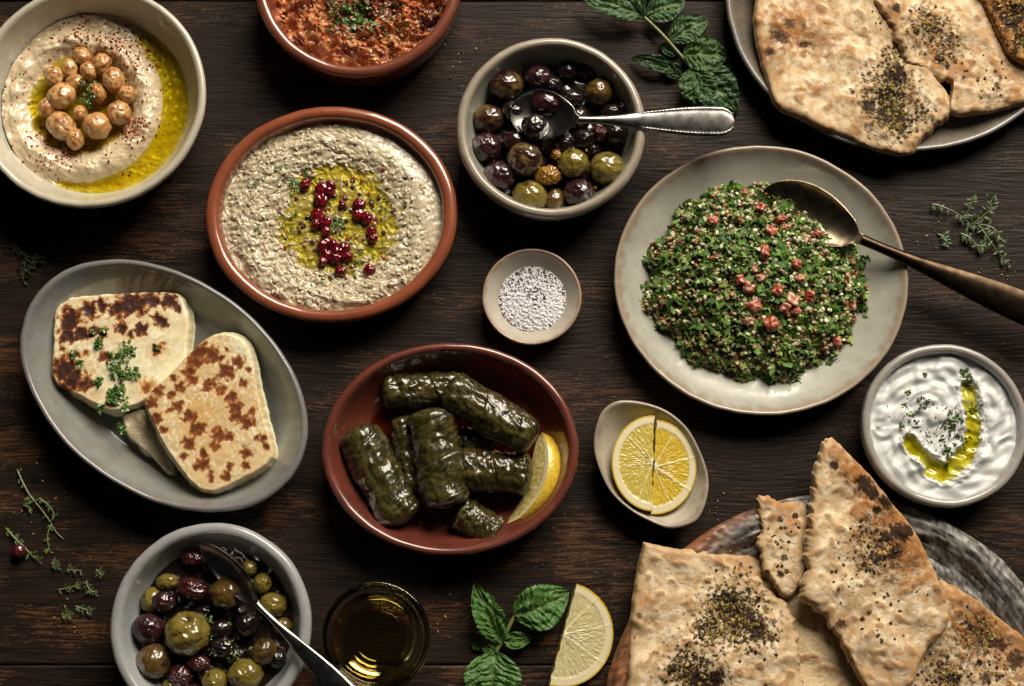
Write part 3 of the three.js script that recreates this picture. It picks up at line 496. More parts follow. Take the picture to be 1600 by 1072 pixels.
// ---------------------------------------------------------------- olives
const OC = { g: [[0.19, 0.14, 0.022], [0.11, 0.085, 0.014]], p: [[0.034, 0.009, 0.0105], [0.014, 0.005, 0.006]], d: [[0.014, 0.006, 0.0065], [0.006, 0.0035, 0.0035]], m: [[0.12, 0.075, 0.018], [0.03, 0.009, 0.009]], b: [[0.12, 0.07, 0.015], [0.05, 0.026, 0.008]], r: [[0.07, 0.012, 0.012], [0.025, 0.006, 0.006]], o: [[0.34, 0.16, 0.012], [0.2, 0.08, 0.008]] };
const ON = { g: 'green', p: 'purple', d: 'black', m: 'half green, half purple', b: 'brown-green', r: 'wrinkled red-purple', o: 'torn yellow-orange' };
function olive(px, py, rx, ry, h, kind, where, bx, by, o = {}) {
  const q = at(px, py, h), s = shrink(h), kk = rr(0, 99), [c0, c1] = OC[kind], wr = kind === 'r' ? 0.09 : kind === 'o' ? 0.12 : o.wr || 0.02, ax = rr(0, TAU), an = V(Math.cos(ax) * 0.8, 0.6 + 0.2 * rnd(), Math.sin(ax) * 0.8).normalize();
  const g = lump(rx * s, Math.min(rx, ry) * s * 0.98, ry * s, (n) => {
    const w = fbm3(n[0] * 1.4 + kk, n[1] * 1.4, n[2] * 1.4, 3), f = n3(n[0] * 5 + kk, n[1] * 5, n[2] * 5), e = n[0] * an.x + n[1] * an.y + n[2] * an.z, pit = o.pit ? Math.exp(-((1 - e) / 0.02)) : 0;
    let c = mix(c0, c1, kind === 'm' ? sm(-0.25, 0.25, w + 0.35 * e) : cl(0.45 + 1.1 * w)); c = mix(c, mul(c0, 1.7), 0.35 * sm(0.45, 0.75, n3(n[0] * 9 + kk, n[1] * 9, n[2] * 9)));
    return [1 + wr * (f + 1.4 * w) + 0.1 * w - 0.2 * pit, mul(c, 1 - 0.85 * pit)];
  }, 44, 28);
  g.rotateY(rr(-0.3, 0.3)); g.translate(q[0], h, q[1]);
  const rad = Math.hypot(px - bx, py - by), ring = rad < 34 ? 'at the centre' : (rad < 78 ? 'midway out at ' : 'by the wall at ') + clock(px - bx, py - by);
  let lab = `${o.look || ON[kind]} olive ${ring} in the ${where}`; if (usedLabels.has(lab)) lab = `${rx * ry > 480 ? 'larger' : 'smaller'} ${lab}`; if (usedLabels.has(lab)) lab = 'second ' + lab; usedLabels.add(lab);
  return solo('olive', g, mOlive, [q[0], h, q[1]], lab, 'olive', 'olives in the ' + where);
}
{
  const d = B.olives, where = 'upper cream bowl', bx = 858, by = 205;
  const L = [[285, 375, 78, 66, 'm', 1], [425, 342, 64, 54, 'p', 1], [555, 315, 56, 44, 'd'], [692, 407, 62, 62, 'b', 1], [462, 455, 68, 48, 'p', 2], [575, 430, 55, 36, 'd', 1], [205, 525, 76, 64, 'm'], [315, 488, 52, 46, 'd', 1], [408, 560, 64, 62, 'd', 2], [195, 650, 74, 68, 'p'], [320, 620, 58, 46, 'p', 1], [367, 703, 82, 76, 'm', 1.4], [540, 632, 52, 48, 'd', 1], [625, 615, 60, 44, 'd', 1], [690, 590, 40, 36, 'r', 1], [765, 590, 60, 52, 'd', .5], [750, 492, 52, 36, 'd', .6], [580, 720, 70, 66, 'g', 1.3], [727, 740, 80, 72, 'g', 1], [258, 775, 78, 66, 'p', .6], [390, 866, 80, 70, 'g', .6], [500, 885, 46, 56, 'b', .2], [604, 852, 74, 66, 'p', .6], [470, 775, 58, 42, 'o', 1.2], [505, 682, 22, 26, 'o', 1.3], [640, 310, 60, 50, 'd', 0], [800, 480, 50, 60, 'd', 0], [600, 520, 60, 60, 'd', 0], [480, 370, 60, 40, 'd', 0.5], [660, 660, 50, 40, 'd', 0], [350, 270, 60, 40, 'd', -.4], [285, 855, 30, 32, 'd', 0]];
  for (const [zx, zy, a, b, kind, lay = 0.3] of L) olive(zx / 2.82 + 690, zy / 2.82, a / 2.82, b / 2.82, 44 + lay * 13, kind, where, bx, by, { pit: rnd() < 0.75 });
  const t = thing('olive_brine', 'dark oily brine between the olives in the upper cream bowl', 'brine', [d.cx, 34, d.cz]);
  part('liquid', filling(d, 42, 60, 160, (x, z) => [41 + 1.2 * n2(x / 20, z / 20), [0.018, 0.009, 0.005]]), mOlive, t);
  const G = []; scatter(60, 880, 240, 90, 70, 60).forEach(([x, z]) => G.push([x, 58 + rr(-6, 8), z, rr(1.2, 3), rnd() < 0.6 ? [0.35, 0.18, 0.01] : [0.25, 0.05, 0.02], 0.9]));
  bits('orange_zest', flakes[0], mBitWet, G, null, 'crumbs of orange zest among the olives in the upper cream bowl', 'zest');
  spoon({ label: 'silver spoon with a beaded handle lying in the upper olive bowl', tip: [797, 172, 74], neck: [905, 187, 91], end: [1148, 190, 100], bowlW: 84, neckW: 13, handleW: 47, depth: 20, neckT: 5, handT: 3.4, roll: 0.1, roll2: 0.02 });
}
{
  const d = B.olives2, where = 'lower left grey bowl', bx = 330, by = 985;
  const L = [[555, 285, 72, 44, 'r', .8], [700, 330, 90, 56, 'd', .6], [398, 430, 68, 50, 'g', .6], [310, 545, 72, 80, 'g', .4], [375, 555, 78, 66, 'p', 1], [555, 475, 92, 64, 'r', 1.2], [768, 500, 108, 96, 'b', 1.4], [905, 345, 48, 50, 'g', .9], [985, 440, 56, 62, 'g', .9], [1050, 572, 86, 74, 'g', .9], [1110, 702, 62, 52, 'g', .5], [285, 718, 98, 94, 'p', .8], [520, 748, 138, 132, 'g', 1.6], [890, 690, 74, 76, 'd', 1], [730, 722, 84, 62, 'd', .7], [320, 920, 108, 108, 'b', .8], [740, 832, 84, 62, 'd', .9], [590, 930, 74, 48, 'r', 1], [480, 1005, 74, 74, 'r', .7], [690, 1045, 78, 78, 'g', .7], [880, 1000, 104, 94, 'g', .9], [995, 860, 76, 80, 'b', .9], [1075, 900, 62, 62, 'd', .5], [430, 1075, 64, 54, 'g', .4], [820, 620, 70, 50, 'd', .3], [620, 620, 70, 50, 'd', .2], [640, 1000, 60, 60, 'd', .2], [560, 1120, 80, 60, 'p', .6], [780, 1150, 90, 70, 'b', .6], [850, 400, 60, 60, 'd', .2], [820, 880, 70, 60, 'd', .3]];
  for (const [zx, zy, a, b, kind, lay] of L) olive(zx / 3.94 + 160, zy / 3.94 + 800, a / 3.94, b / 3.94, 40 + lay * 15, kind, where, bx, by, { pit: rnd() < 0.75, look: a === 138 ? 'large split green' : undefined, wr: a === 138 ? 0.03 : 0.012 });
  const t = thing('olive_brine', 'dark oily brine between the olives in the lower left grey bowl', 'brine', [d.cx, 34, d.cz]);
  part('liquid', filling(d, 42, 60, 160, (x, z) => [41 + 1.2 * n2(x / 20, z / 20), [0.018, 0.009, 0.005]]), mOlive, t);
  const G = []; for (const [px, py, n, s, h] of [[326, 968, 16, 10, 66], [356, 976, 10, 8, 60], [365, 1022, 30, 22, 62], [340, 1016, 18, 24, 62], [300, 966, 10, 16, 74], [325, 990, 8, 8, 72], [280, 966, 8, 8, 74], [392, 1015, 8, 8, 60], [330, 1048, 10, 10, 60]]) scatter(n, px, py, s, s, h).forEach(([x, z]) => G.push([x, h + rr(-4, 3), z, rr(1.5, 4), rnd() < 0.5 ? [0.2, 0.26, 0.08] : parsleyC(), 0.9]));
  bits('herb_garnish', chips[3], mBitWet, G, null, 'chopped herbs scattered on the olives in the lower left bowl', 'herbs');
  spoon({ label: 'old silver spoon standing in the lower left olive bowl, handle towards the oil glass', tip: [312, 850, 84], neck: [402, 944, 92], end: [560, 1105, 122], bowlW: 62, neckW: 10, handleW: 33, depth: 20, roll: 1.0, roll2: 0.15, bead: 0.4, color: [0.46, 0.43, 0.4] });
}

// ---------------------------------------------------------------- yogurt dip
{
  const d = B.yog, lv = 60, k = shrink(lv), [cx, cz] = at(1476, 668, lv);
  const path = spline([[1512, 606], [1516, 632], [1520, 660], [1518, 690], [1506, 712], [1488, 732], [1468, 738], [1450, 722], [1432, 706], [1420, 690]].map(([x, y]) => at(x, y, lv)), 60);
  const wid = (i) => (i < 30 ? 12 : i < 46 ? 15 : 10);
  const pd = (x, z) => { let m = 9; path.forEach((p, i) => { const q = Math.hypot(x - p[0], z - p[1]) / (wid(i) * k); if (q < m) m = q; }); return m; };
  const soft = (x, z) => { const r = Math.hypot(x - cx, z - cz) / k, a = Math.atan2(z - cz, x - cx); return lv + 2 + 5 * sm(112, 60, r) * 0.5 - 2 * sm(98, 122, r) + 3.4 * n2(a * 2 + r / 60, r / 24) * sm(20, 60, r); };
  const H = (x, z) => { const q = pd(x, z) + 0.16 * n2(x / 11, z / 11), r = Math.hypot(x - cx, z - cz) / k; return soft(x, z) - 7.5 * (1 - sm(0.55, 1.25, q)) + 2.6 * Math.exp(-((q - 1.35) ** 2) / 0.1) + (3.4 * n2(x / 70 + 2 + 0.6 * n2(x / 50, z / 50), z / 42 + x / 90) + 0.5 * n2(x / 30 + z / 50, z / 20) + 0.1 * n2(x / 9, z / 8)) * (1 - 0.7 * sm(85, 120, r)) + 5 * Math.exp(-(((x - at(1462, 650, lv)[0]) ** 2 + (z - at(1462, 650, lv)[1]) ** 2) / 900)) ; };
  const t = thing('yogurt_dip', 'thick white yogurt dip with a curved groove of green oil', 'dip', [d.cx, lv, d.cz]);
  part('dip', filling(d, lv, 150, 340, (x, z) => [H(x, z), mul([0.6, 0.61, 0.6], 1 + 0.03 * n2(x / 20, z / 20))]), std({ roughness: 0.5, clearcoat: 0.12, clearcoatRoughness: 0.2, bumpMap: grainTex, bumpScale: 0.000015 }), t);
  const [ox, oz] = at(1476, 672, lv);
  part('oil_pool', oil(ox, oz, 72 * k, 86 * k, (x, z) => soft(x, z) - 2.4 + (pd(x, z) > 1.4 ? -20 : 0), H, 120, 260), mOil, t);
  const G = [], F = [];
  for (const [px, py, n, s] of [[1507, 585, 26, 13], [1515, 595, 14, 12], [1444, 586, 6, 6], [1440, 630, 20, 14], [1418, 612, 6, 8], [1480, 665, 26, 24], [1478, 704, 12, 14], [1490, 650, 16, 18], [1422, 650, 12, 20], [1500, 690, 20, 22], [1522, 640, 12, 18], [1410, 668, 5, 8], [1480, 728, 6, 6], [1462, 690, 10, 30]]) scatter(n, px, py, s, s, lv).forEach(([x, z]) => G.push([x, H(x, z) + 1.4, z, rr(1.8, 5.4), rnd() < 0.5 ? [0.06, 0.08, 0.025] : parsleyC(), 0.5]));
  bits('herb_garnish', chips[1], mBitWet, G, null, 'green herb flecks scattered over the middle of the yogurt dip', 'herbs');
  scatter(90, 1470, 665, 95, 85, lv).forEach(([x, z]) => F.push([x, H(x, z) + 0.7, z, rr(0.7, 1.5), [0.05, 0.04, 0.025], 0.5]));
  bits('pepper_specks', flakes[0], mBit, F, t);
}

// ---------------------------------------------------------------- flaky salt
{
  const d = B.salt, [cx, cz] = at(832, 467, 22), H = (x, z) => 12 + 17 * Math.sqrt(Math.max(0, 1 - ((x - cx) ** 2 + (z - cz) ** 2) / 62 ** 2)) - 2;
  const t = thing('salt_heap', 'heap of white salt flakes with brown pepper specks in the tiny dish', 'salt', [d.cx, 12, d.cz]);
  const A = [], P = [];
  for (let i = 0; i < 11000; i++) { const a = rr(0, TAU), r = 51 * Math.sqrt(rnd()), x = cx + r * Math.cos(a) * (1 + 0.05 * n2(a * 3, 1)), z = cz + r * Math.sin(a); A.push([x, H(x, z) - rr(0, 1.2) + 1.6 * n2(x / 7, z / 7), z, rr(0.7, 1.7), mul([0.82, 0.81, 0.84], rr(0.8, 1.05)), 0.6]); }
  for (let i = 0; i < 700; i++) { const a = rr(0, TAU), r = 51 * Math.sqrt(rnd()), x = cx + r * Math.cos(a), z = cz + r * Math.sin(a); const up = sm(4, -34, z - cz) * 0.75 + (Math.hypot(x - cx - 6, z - cz + 2) < 15 ? 0.5 : 0) + (r > 47 ? 0.3 : 0); if (rnd() < up) P.push([x, H(x, z) + 1 + 1.6 * n2(x / 7, z / 7), z, rr(0.7, 1.7), rnd() < 0.7 ? [0.085, 0.05, 0.03] : [0.14, 0.07, 0.03], 1]); }
  part('mound', surf(80, 24, (u, v) => { const a = u * TAU, r = 52 * v, x = cx + r * Math.cos(a), z = cz + r * Math.sin(a); return [x, H(x, z) - 2.6, z, [0.78, 0.77, 0.79]]; }, { wrap: true, closed: false }), mDry, t);
  bits('salt_flakes', flakes[0], new THREE.MeshPhysicalMaterial({ roughness: 0.3 }), A, t);
  bits('pepper_specks', grains[0], mBit, P, t);
}

// ---------------------------------------------------------------- herb salad (chopped parsley, bulgur, tomato)
{
  const d = B.tab, lv = 16, [cx, cz] = at(1180, 442, 30), R = 172;
  const edge = (a) => R * (1 + 0.1 * n2(Math.cos(a) * 1.6 + 4, Math.sin(a) * 1.6) + 0.05 * n2(Math.cos(a) * 5, Math.sin(a) * 5)) * (1 - 0.1 * Math.abs(Math.sin(a)) ** 2);
  const H = (x, z) => { const r = Math.hypot(x - cx, z - cz), a = Math.atan2(z - cz, x - cx), q = r / edge(a); return lv - 3 + 58 * Math.pow(Math.max(0, 1 - q * q), 0.7) + 15 * fbm2(x / 34, z / 34, 3) * (1 - q * 0.6); };
  const t = thing('herb_salad', 'mound of chopped parsley and bulgur salad with tomato on the wide plate', 'salad', [d.cx, lv, d.cz]);
  part('mound', surf(140, 50, (u, v) => { const a = u * TAU, r = edge(a) * v * 0.97, x = cx + r * Math.cos(a), z = cz + r * Math.sin(a); return [x, H(x, z) - 2.5 + 2 * n2(x / 6, z / 6), z, mix([0.028, 0.045, 0.012], [0.16, 0.12, 0.055], sm(-0.1, 0.5, fbm2(x / 16, z / 16)))]; }, { wrap: true, closed: false }), mWet, t);
  const P = [[], [], [], []], Bg = [[], []], Pale = [], red = [];
  const pts = (n, f) => { for (let i = 0; i < n; i++) { const a = rr(0, TAU), q = Math.sqrt(rnd()) * 1.03, r = edge(a) * q, x = cx + r * Math.cos(a), z = cz + r * Math.sin(a); f(x, z, q, a); } };
  const tan = (x, z, q) => sm(0.05, 0.55, fbm2(x / 40 + 5, z / 40, 3) + 0.25 * (q - 0.6));
  pts(2300, (x, z, q, a) => { if (rnd() < tan(x, z, q) * 0.72) return; const low = sm(-20, 110, z - cz), c = mix(parsleyC(), [0.2, 0.25, 0.05], (0.2 + 0.8 * low) * rr(0, 0.75)); P[Math.floor(rnd() * 4)].push([x, H(x, z) + rr(-1, 5), z, rr(4.5, 10), mul(c, rr(0.8, 2.0)), 0.9]); });
  for (let i = 0; i < 4; i++) pts(130, (x, z, q) => P[i].push([x, H(x, z) + rr(1, 6), z, rr(8, 13), mul(parsleyC(), rr(0.9, 2.1)), 0.7]));
  pts(4800, (x, z, q) => { if (rnd() > 0.25 + 0.9 * tan(x, z, q) + 0.3 * sm(0.8, 1, q)) return; Bg[Math.floor(rnd() * 2)].push([x, H(x, z) + rr(0, 4), z, rr(2.0, 4.4), rnd() < 0.2 ? [0.24, 0.1, 0.05] : mix([0.62, 0.5, 0.31], [0.4, 0.28, 0.15], rnd()), 1]); });
  pts(420, (x, z) => Pale.push([x, H(x, z) + rr(1, 5), z, rr(2.6, 5), mix([0.5, 0.56, 0.27], [0.6, 0.6, 0.42], rnd()), 1]));
  pts(240, (x, z) => red.push([x, H(x, z) + rr(0, 4), z, rr(2.4, 5.6), mix([0.32, 0.07, 0.03], [0.45, 0.18, 0.1], rnd()), 1]));
  // stray bits on the plate around the heap
  for (const [px, py, n, s] of [[1052, 325, 10, 12], [1008, 412, 22, 16], [1030, 515, 20, 16], [1358, 405, 26, 20], [1345, 480, 14, 14], [1300, 570, 16, 14], [1060, 312, 4, 5], [1240, 602, 14, 22]]) scatter(n, px, py, s, s, lv + 4).forEach(([x, z]) => P[0].push([x, Math.max(lv + 3, H(x, z)) + rr(0, 4), z, rr(4, 8), parsleyC(), 0.6]));
  P.forEach((L, i) => bits('chopped_parsley', chips[i], mHerb, L, t)); Bg.forEach((L, i) => bits('bulgur_grains', grains[i], mHerb, L, t));
  bits('cucumber_bits', grains[2], mBitWet, Pale, t); bits('tomato_bits', grains[1], mBitWet, red, t);
  // tomato dice (zoom / 2.28 + (940, 200))
  const mTom = std({ roughness: 0.35, clearcoat: 0.2, clearcoatRoughness: 0.1, transmission: 0.15, thickness: 0.004, attenuationColor: new THREE.Color().setRGB(0.7, 0.15, 0.08), attenuationDistance: 0.004 });
  const D = [[520, 573, 34], [490, 548, 24], [540, 640, 34], [520, 690, 26], [620, 585, 30], [650, 645, 34], [675, 620, 28], [690, 655, 24], [600, 700, 28], [560, 540, 22], [600, 370, 30], [640, 325, 22], [655, 355, 20], [570, 280, 24], [690, 490, 22], [700, 540, 20], [740, 600, 26], [850, 750, 24], [905, 615, 24], [775, 370, 20], [520, 215, 20], [880, 520, 20], [400, 330, 18], [575, 450, 26], [545, 505, 22], [460, 600, 18]];
  const wh = (px, py) => { const dx = px - 1184, dy = py - 445, r = Math.hypot(dx, dy); return r < 55 ? 'in the middle' : 'towards ' + clock(dx, dy); };
  const seen = {};
  const pxOf = (q) => [q[0] / 2.28 + 940, q[1] / 2.28 + 200];
  D.forEach(([zx, zy, s], i) => {
    const px = zx / 2.28 + 940, py = zy / 2.28 + 200, q = at(px, py, 62), y = H(...q) + 5, k = rr(0, 99), a = s / 2.28 * rr(0.62, 0.92), sx = rr(0.8, 1.2), sz = rr(0.8, 1.2);
    const g = lump(a, a, a, (n) => { const m = (n[0] ** 6 + n[1] ** 6 + n[2] ** 6) ** (1 / 6), w = n3(n[0] * 0.9 + k, n[1] * 0.9, n[2] * 0.9); return [0.84 / m + 0.26 * w, mix([0.4, 0.065, 0.03], [0.62, 0.33, 0.22], cl((i % 3 === 0 ? 0.8 : 0.15) + 0.7 * w))]; }, 24, 16);
    g.rotateX(rr(-0.6, 0.6)); g.rotateY(rr(0, 3)); g.scale(sx, 1, sz); g.translate(q[0], y, q[1]);
    const w = wh(px, py), key_ = w; seen[key_] = (seen[key_] || 0) + 1;
    solo('tomato_dice', g, mTom, [q[0], y, q[1]], `red tomato cube ${w} of the herb salad, ${ORD[D.filter((e) => wh(...pxOf(e)) === w && e[0] < zx).length]} from left there`, 'tomato', 'tomato cubes on the salad ' + w);
  });
  spoon({ label: 'large dark-handled serving spoon resting in the herb salad plate', tip: [1192, 300, 52], neck: [1346, 374, 56], end: [1660, 506, 62], bowlW: 96, neckW: 17, handleW: 50, depth: 20, neckT: 6, handT: 5, roll: 0.16, roll2: 0.05, bead: 0.15, color: [0.34, 0.27, 0.19], matH: std({ metalness: 1, roughness: 0.3, bumpMap: grainTex, bumpScale: 0.000009, color: new THREE.Color().setRGB(0.16, 0.135, 0.12) }), arch: 0 });
}

// ---------------------------------------------------------------- grilled cheese
{
  const mCheese = std({ roughness: 0.42, clearcoat: 0.2, clearcoatRoughness: 0.25 });
  const cheese = (dk, marks, orange) => (x, z, d, side) => { let c = mix([0.78, 0.71, 0.44], [0.85, 0.81, 0.6], cl(0.5 + fbm2(x / 18, z / 18, 3))); if (side === 'side') return mul(c, 0.92); const m = marks(x, z), o = orange(x, z); c = mix(c, [0.62, 0.32, 0.06], o * 0.9); c = mix(c, [0.5, 0.23, 0.045], 0.9 * sm(0.0, 0.42, m)); c = mix(c, [0.27, 0.075, 0.014], sm(0.13, 0.42, m + 0.06 * n2(x / 5, z / 5))); c = mix(c, [0.045, 0.014, 0.009], Math.min(1, dk * 1.05) * sm(0.72 - 0.4 * dk, 1.02 - 0.36 * dk, m + 0.12 * n2(x / 5, z / 5))); return c; };
  const zz = (L) => L.map(([x, y, r, s, a, p]) => [x / 2.436, y / 2.436 + 380, r / 2.436 * 1.4, s ?? 1, a, p]);
  const m1 = blobs(zz([[262, 278, 40], [250, 310, 28], [335, 250, 34], [380, 232, 30, 1, 60, 1.5], [440, 245, 38, .9], [480, 228, 44], [520, 225, 40], [575, 212, 32], [640, 218, 30], [672, 245, 16, .8], [250, 348, 36, 1, 0, 1.3], [300, 342, 36, 1, 0, 1.3], [345, 335, 24], [385, 335, 22, .8], [455, 318, 24], [530, 325, 26], [490, 345, 16, .7], [602, 290, 34, 1, 40, 1.5], [275, 420, 26, .8, 0, 1.6], [238, 478, 48], [268, 518, 46], [320, 532, 28, .8], [228, 440, 20, .7], [230, 395, 12, .7], [598, 398, 30, .6, -45, 1.8], [555, 545, 26, .45], [395, 430, 26, .6], [410, 600, 20, .7], [320, 415, 14, .6]]), 60, 0.3, 14, 0);
  const o1 = blobs(zz([[300, 290, 80, .5], [520, 230, 120, .4, 0, 2], [260, 500, 90, .6], [600, 400, 40, .5], [555, 545, 30, .9], [470, 330, 80, .4], [330, 590, 60, .4], [500, 560, 60, .3], [680, 320, 50, .3]]), 60, 0.6, 10);
  const m2 = blobs(zz([[760, 420, 36], [745, 452, 26], [812, 430, 30], [842, 440, 14], [862, 490, 30], [910, 455, 22], [945, 482, 12], [722, 488, 24], [732, 522, 22, .8], [665, 515, 14], [688, 550, 18], [600, 565, 22], [655, 580, 15], [578, 612, 24], [598, 668, 20], [622, 712, 14], [675, 622, 20], [800, 540, 30, .9, -30, 1.6], [845, 560, 22, .7], [885, 592, 24], [897, 628, 26], [900, 660, 22], [942, 682, 26], [962, 640, 16, .7], [722, 660, 24], [752, 705, 28], [718, 760, 24], [700, 815, 14], [832, 730, 28, .8], [872, 738, 16], [820, 775, 22, .6], [775, 805, 22, 1, 60, 1.6], [772, 840, 24], [742, 850, 14], [802, 888, 20, 1, 90, 1.7], [862, 890, 20], [872, 850, 14], [937, 800, 22], [932, 850, 16], [1012, 775, 20, 1, 60, 1.5], [998, 740, 14], [978, 745, 12], [925, 532, 14], [870, 590, 14], [690, 610, 12, .7], [645, 640, 12, .6], [785, 385, 12, .8], [865, 410, 10, .8]]), 66, 0.34, 12, 0);
  const o2 = blobs(zz([[770, 440, 110, .7], [600, 640, 80, .7, 60, 1.6], [880, 620, 120, .7], [760, 700, 120, .7], [820, 780, 110, .7], [780, 880, 90, .6], [940, 820, 90, .6], [760, 640, 60, .9], [690, 540, 80, .6], [1010, 770, 50, .5]]), 66, 0.6, 9);
  const mk = (name, label, pts, y0, thick, col, marks, torn = 1, na = 300, extra = 1) => { const s = slab({ pts, y0, thick, edge: 5.5, torn, na, nr: 90, bump: (x, z) => extra * (1.1 * fbm2(x / 40, z / 40, 2) + 0.06 * n2(x / 5, z / 5)) - 1.0 * marks(x, z), color: col }); const c = [s.cx, s.base(s.cx, s.cz), s.cz]; return [solo(name, s.geo, mCheese, c, label, 'cheese'), s]; };
  mk('grilled_cheese', 'pale broken cheese piece underneath the two grilled slices', [[193, 650], [215, 640], [240, 645], [262, 690], [276, 738], [264, 742], [242, 720], [218, 700], [198, 678]], 14, 20, (x, z) => mul([0.5, 0.42, 0.27], 0.9 + 0.3 * fbm2(x / 9, z / 9)), () => 0, 3, 220, 3);
  const b2 = (x, z) => { const q = at(290, 610, 40), p = at(380, 750, 40); return 36 - 8 * cl(((x - q[0]) * (p[0] - q[0]) + (z - q[1]) * (p[1] - q[1])) / ((p[0] - q[0]) ** 2 + (p[1] - q[1]) ** 2), -0.7, 1.2); };
  const [, s1] = mk('grilled_cheese', 'broad cheese slice with dark stripes and a sprig of herbs on it', [[84, 507], [88, 483], [104, 469], [123, 463], [185, 458], [262, 456], [284, 461], [293, 478], [298, 503], [296, 544], [290, 568], [272, 594], [246, 620], [213, 637], [180, 646], [156, 638], [115, 617], [89, 602], [81, 582], [83, 544]], 16, 34, cheese(0.95, m1, o1), m1);
  mk('grilled_cheese', 'cheese slice with many small brown spots leaning over the other', [[328, 526], [348, 519], [369, 522], [388, 537], [397, 560], [406, 610], [419, 663], [430, 704], [427, 721], [402, 741], [361, 762], [333, 772], [308, 764], [283, 737], [255, 697], [236, 657], [225, 630], [234, 613], [267, 581], [304, 544]], b2, 36, cheese(0.6, m2, o2), m2);
  const G = []; for (const [zx, zy, n, s] of [[440, 450, 30, 55], [480, 410, 24, 45], [460, 500, 30, 50], [510, 500, 16, 35], [450, 570, 34, 50], [420, 590, 16, 30], [370, 530, 14, 24], [370, 380, 16, 26], [345, 335, 6, 16], [385, 625, 10, 22], [470, 630, 10, 18], [280, 420, 6, 20], [460, 700, 14, 24], [300, 460, 5, 16], [395, 330, 5, 14], [590, 400, 5, 16]]) scatter(n, zx / 2.436, zy / 2.436 + 380, s / 2.436, s / 2.436, 56).forEach(([x, z]) => G.push([x, s1.y(x, z) + rr(0.5, 6), z, rr(3, 6.5), mix(parsleyC(), [0.12, 0.26, 0.04], rr(0, 0.7)), 0.7]));
  bits('parsley_garnish', chips[0], mBitWet, G.map((q) => [q[0], Math.max(40, q[1]), ...q.slice(2)]), null, 'torn green parsley on the broad grilled cheese slice', 'parsley');
}

// ---------------------------------------------------------------- stuffed vine leaves
const mVine = std({ roughness: 0.3, clearcoat: 0.55, clearcoatRoughness: 0.2, bumpMap: grainTex, bumpScale: 0.000039 });
function roll(label, A, Bq, w, h, o = {}) {
  const a = at(A[0], A[1], h + (A[2] || 0)), b = at(Bq[0], Bq[1], h + (Bq[2] || 0)), s = shrink(h), p0 = V(a[0], h + (A[2] || 0), a[1]), p1 = V(b[0], h + (Bq[2] || 0), b[1]), dir = p1.clone().sub(p0), L = dir.length(); dir.normalize();
  const sd = dir.clone().cross(V(0, 1, 0)).normalize(), up = sd.clone().cross(dir).normalize(), R = w * s, kk = rr(0, 99), c = p0.clone().lerp(p1, 0.5);
  const g = surf(96, 110, (u, v) => {
    const th = u * TAU, e = 0.13, endf = v < e ? Math.sqrt(Math.max(0, 1 - ((e - v) / e) ** 2.6)) : v > 1 - e ? Math.sqrt(Math.max(0, 1 - ((v - 1 + e) / e) ** 2.6)) : 1, f = Math.max(0.01, endf), cc = Math.cos(th), ss = Math.sin(th);
    const wrap = Math.abs(((v * 2.6 + u * 1.1 + kk) % 1) - 0.5), sw = ((v * 2.6 + u * 1.1 + kk) % 1), fold = 2.6 * (1 - sw) * sm(0, 0.04, sw) - 1;
    const wr = 2.2 * ridge2(v * 4 + kk, cc * 1.3 + ss, 2) + 1.8 * n3(v * 5 + kk, cc * 1.6, ss * 1.6) + 0.35 * n3(v * 18, cc * 4.5 + kk, ss * 4.5) + fold + 0.8 * Math.sin(v * 24 + 4 * n2(u * 4 + kk, v * 3)) * sm(0.1, 0.5, n2(v * 3 + kk, u * 3) + 0.2);
    const Rr = 0.94 * R * f * (1 + 0.06 * n2(v * 2.2 + kk, 0.4)) + wr * f, x = sd.clone().multiplyScalar(cc * Rr).addScaledVector(up, ss * Rr * 0.86).addScaledVector(dir, v * L + (f < 0.4 ? 1.5 * n2(th, kk) : 0)).add(p0);
    const n = fbm3(v * 6 + kk, cc * 1.6, ss * 1.6, 4); let col = mix([0.018, 0.0155, 0.004], [0.06, 0.046, 0.009], cl(0.4 + 1.1 * n)); col = mix(col, [0.15, 0.12, 0.03], sm(0.45, 0.75, n3(v * 40 + kk, cc * 6, ss * 6)) * 0.5); col = mix(col, [0.012, 0.009, 0.004], Math.exp(-(wrap ** 2) / 0.0006) * 0.5);
    const vn = Math.abs(((v * 5 + 0.35 * Math.abs(cc) + 0.1 * n2(v * 4, kk)) % 1) - 0.5), mr = Math.abs(cc - 0.25 + 0.15 * n2(v * 3, kk)); col = mix(col, [0.12, 0.095, 0.03], 0.5 * Math.max(Math.exp(-(vn ** 2) / 0.0012), Math.exp(-(mr ** 2) / 0.004)));
    return [x.x, Math.max(12, x.y), x.z, col];
  }, { wrap: true });
  return solo('stuffed_vine_leaf', g, mVine, [c.x, c.y, c.z], label, 'vine leaf roll', 'stuffed vine leaves in the oval terracotta dish');
}
roll('dark green vine leaf roll lying across the top left of the terracotta dish', [596, 612], [734, 606], 27, 37);
roll('vine leaf roll slanting down to the right on top of its neighbour', [696, 604], [836, 690], 33, 66);
roll('vine leaf roll leaning at the far left of the terracotta dish', [553, 668], [632, 818], 37, 42);
roll('short thin vine leaf roll wedged behind the upright middle one', [630, 650], [652, 770], 24, 30);
roll('thick upright vine leaf roll in the middle of the terracotta dish', [672, 638], [698, 793], 39, 56);
roll('vine leaf roll lying level beside the lemon wedge', [712, 732], [832, 740], 33, 46);
roll('stubby vine leaf roll at the bottom of the dish below the others', [714, 797], [778, 836], 27, 34);
roll('mostly hidden vine leaf roll between the slanting and the level ones', [700, 684], [775, 694], 20, 30);
{
  const d = B.dolma, t = thing('cooking_oil', 'thin film of cooking oil on the floor of the terracotta dish', 'oil', [d.cx, 13, d.cz]);
  part('liquid', filling(d, 17, 30, 140, (x, z) => [17, [0.75, 0.5, 0.28]], 0), mOil, t);
}

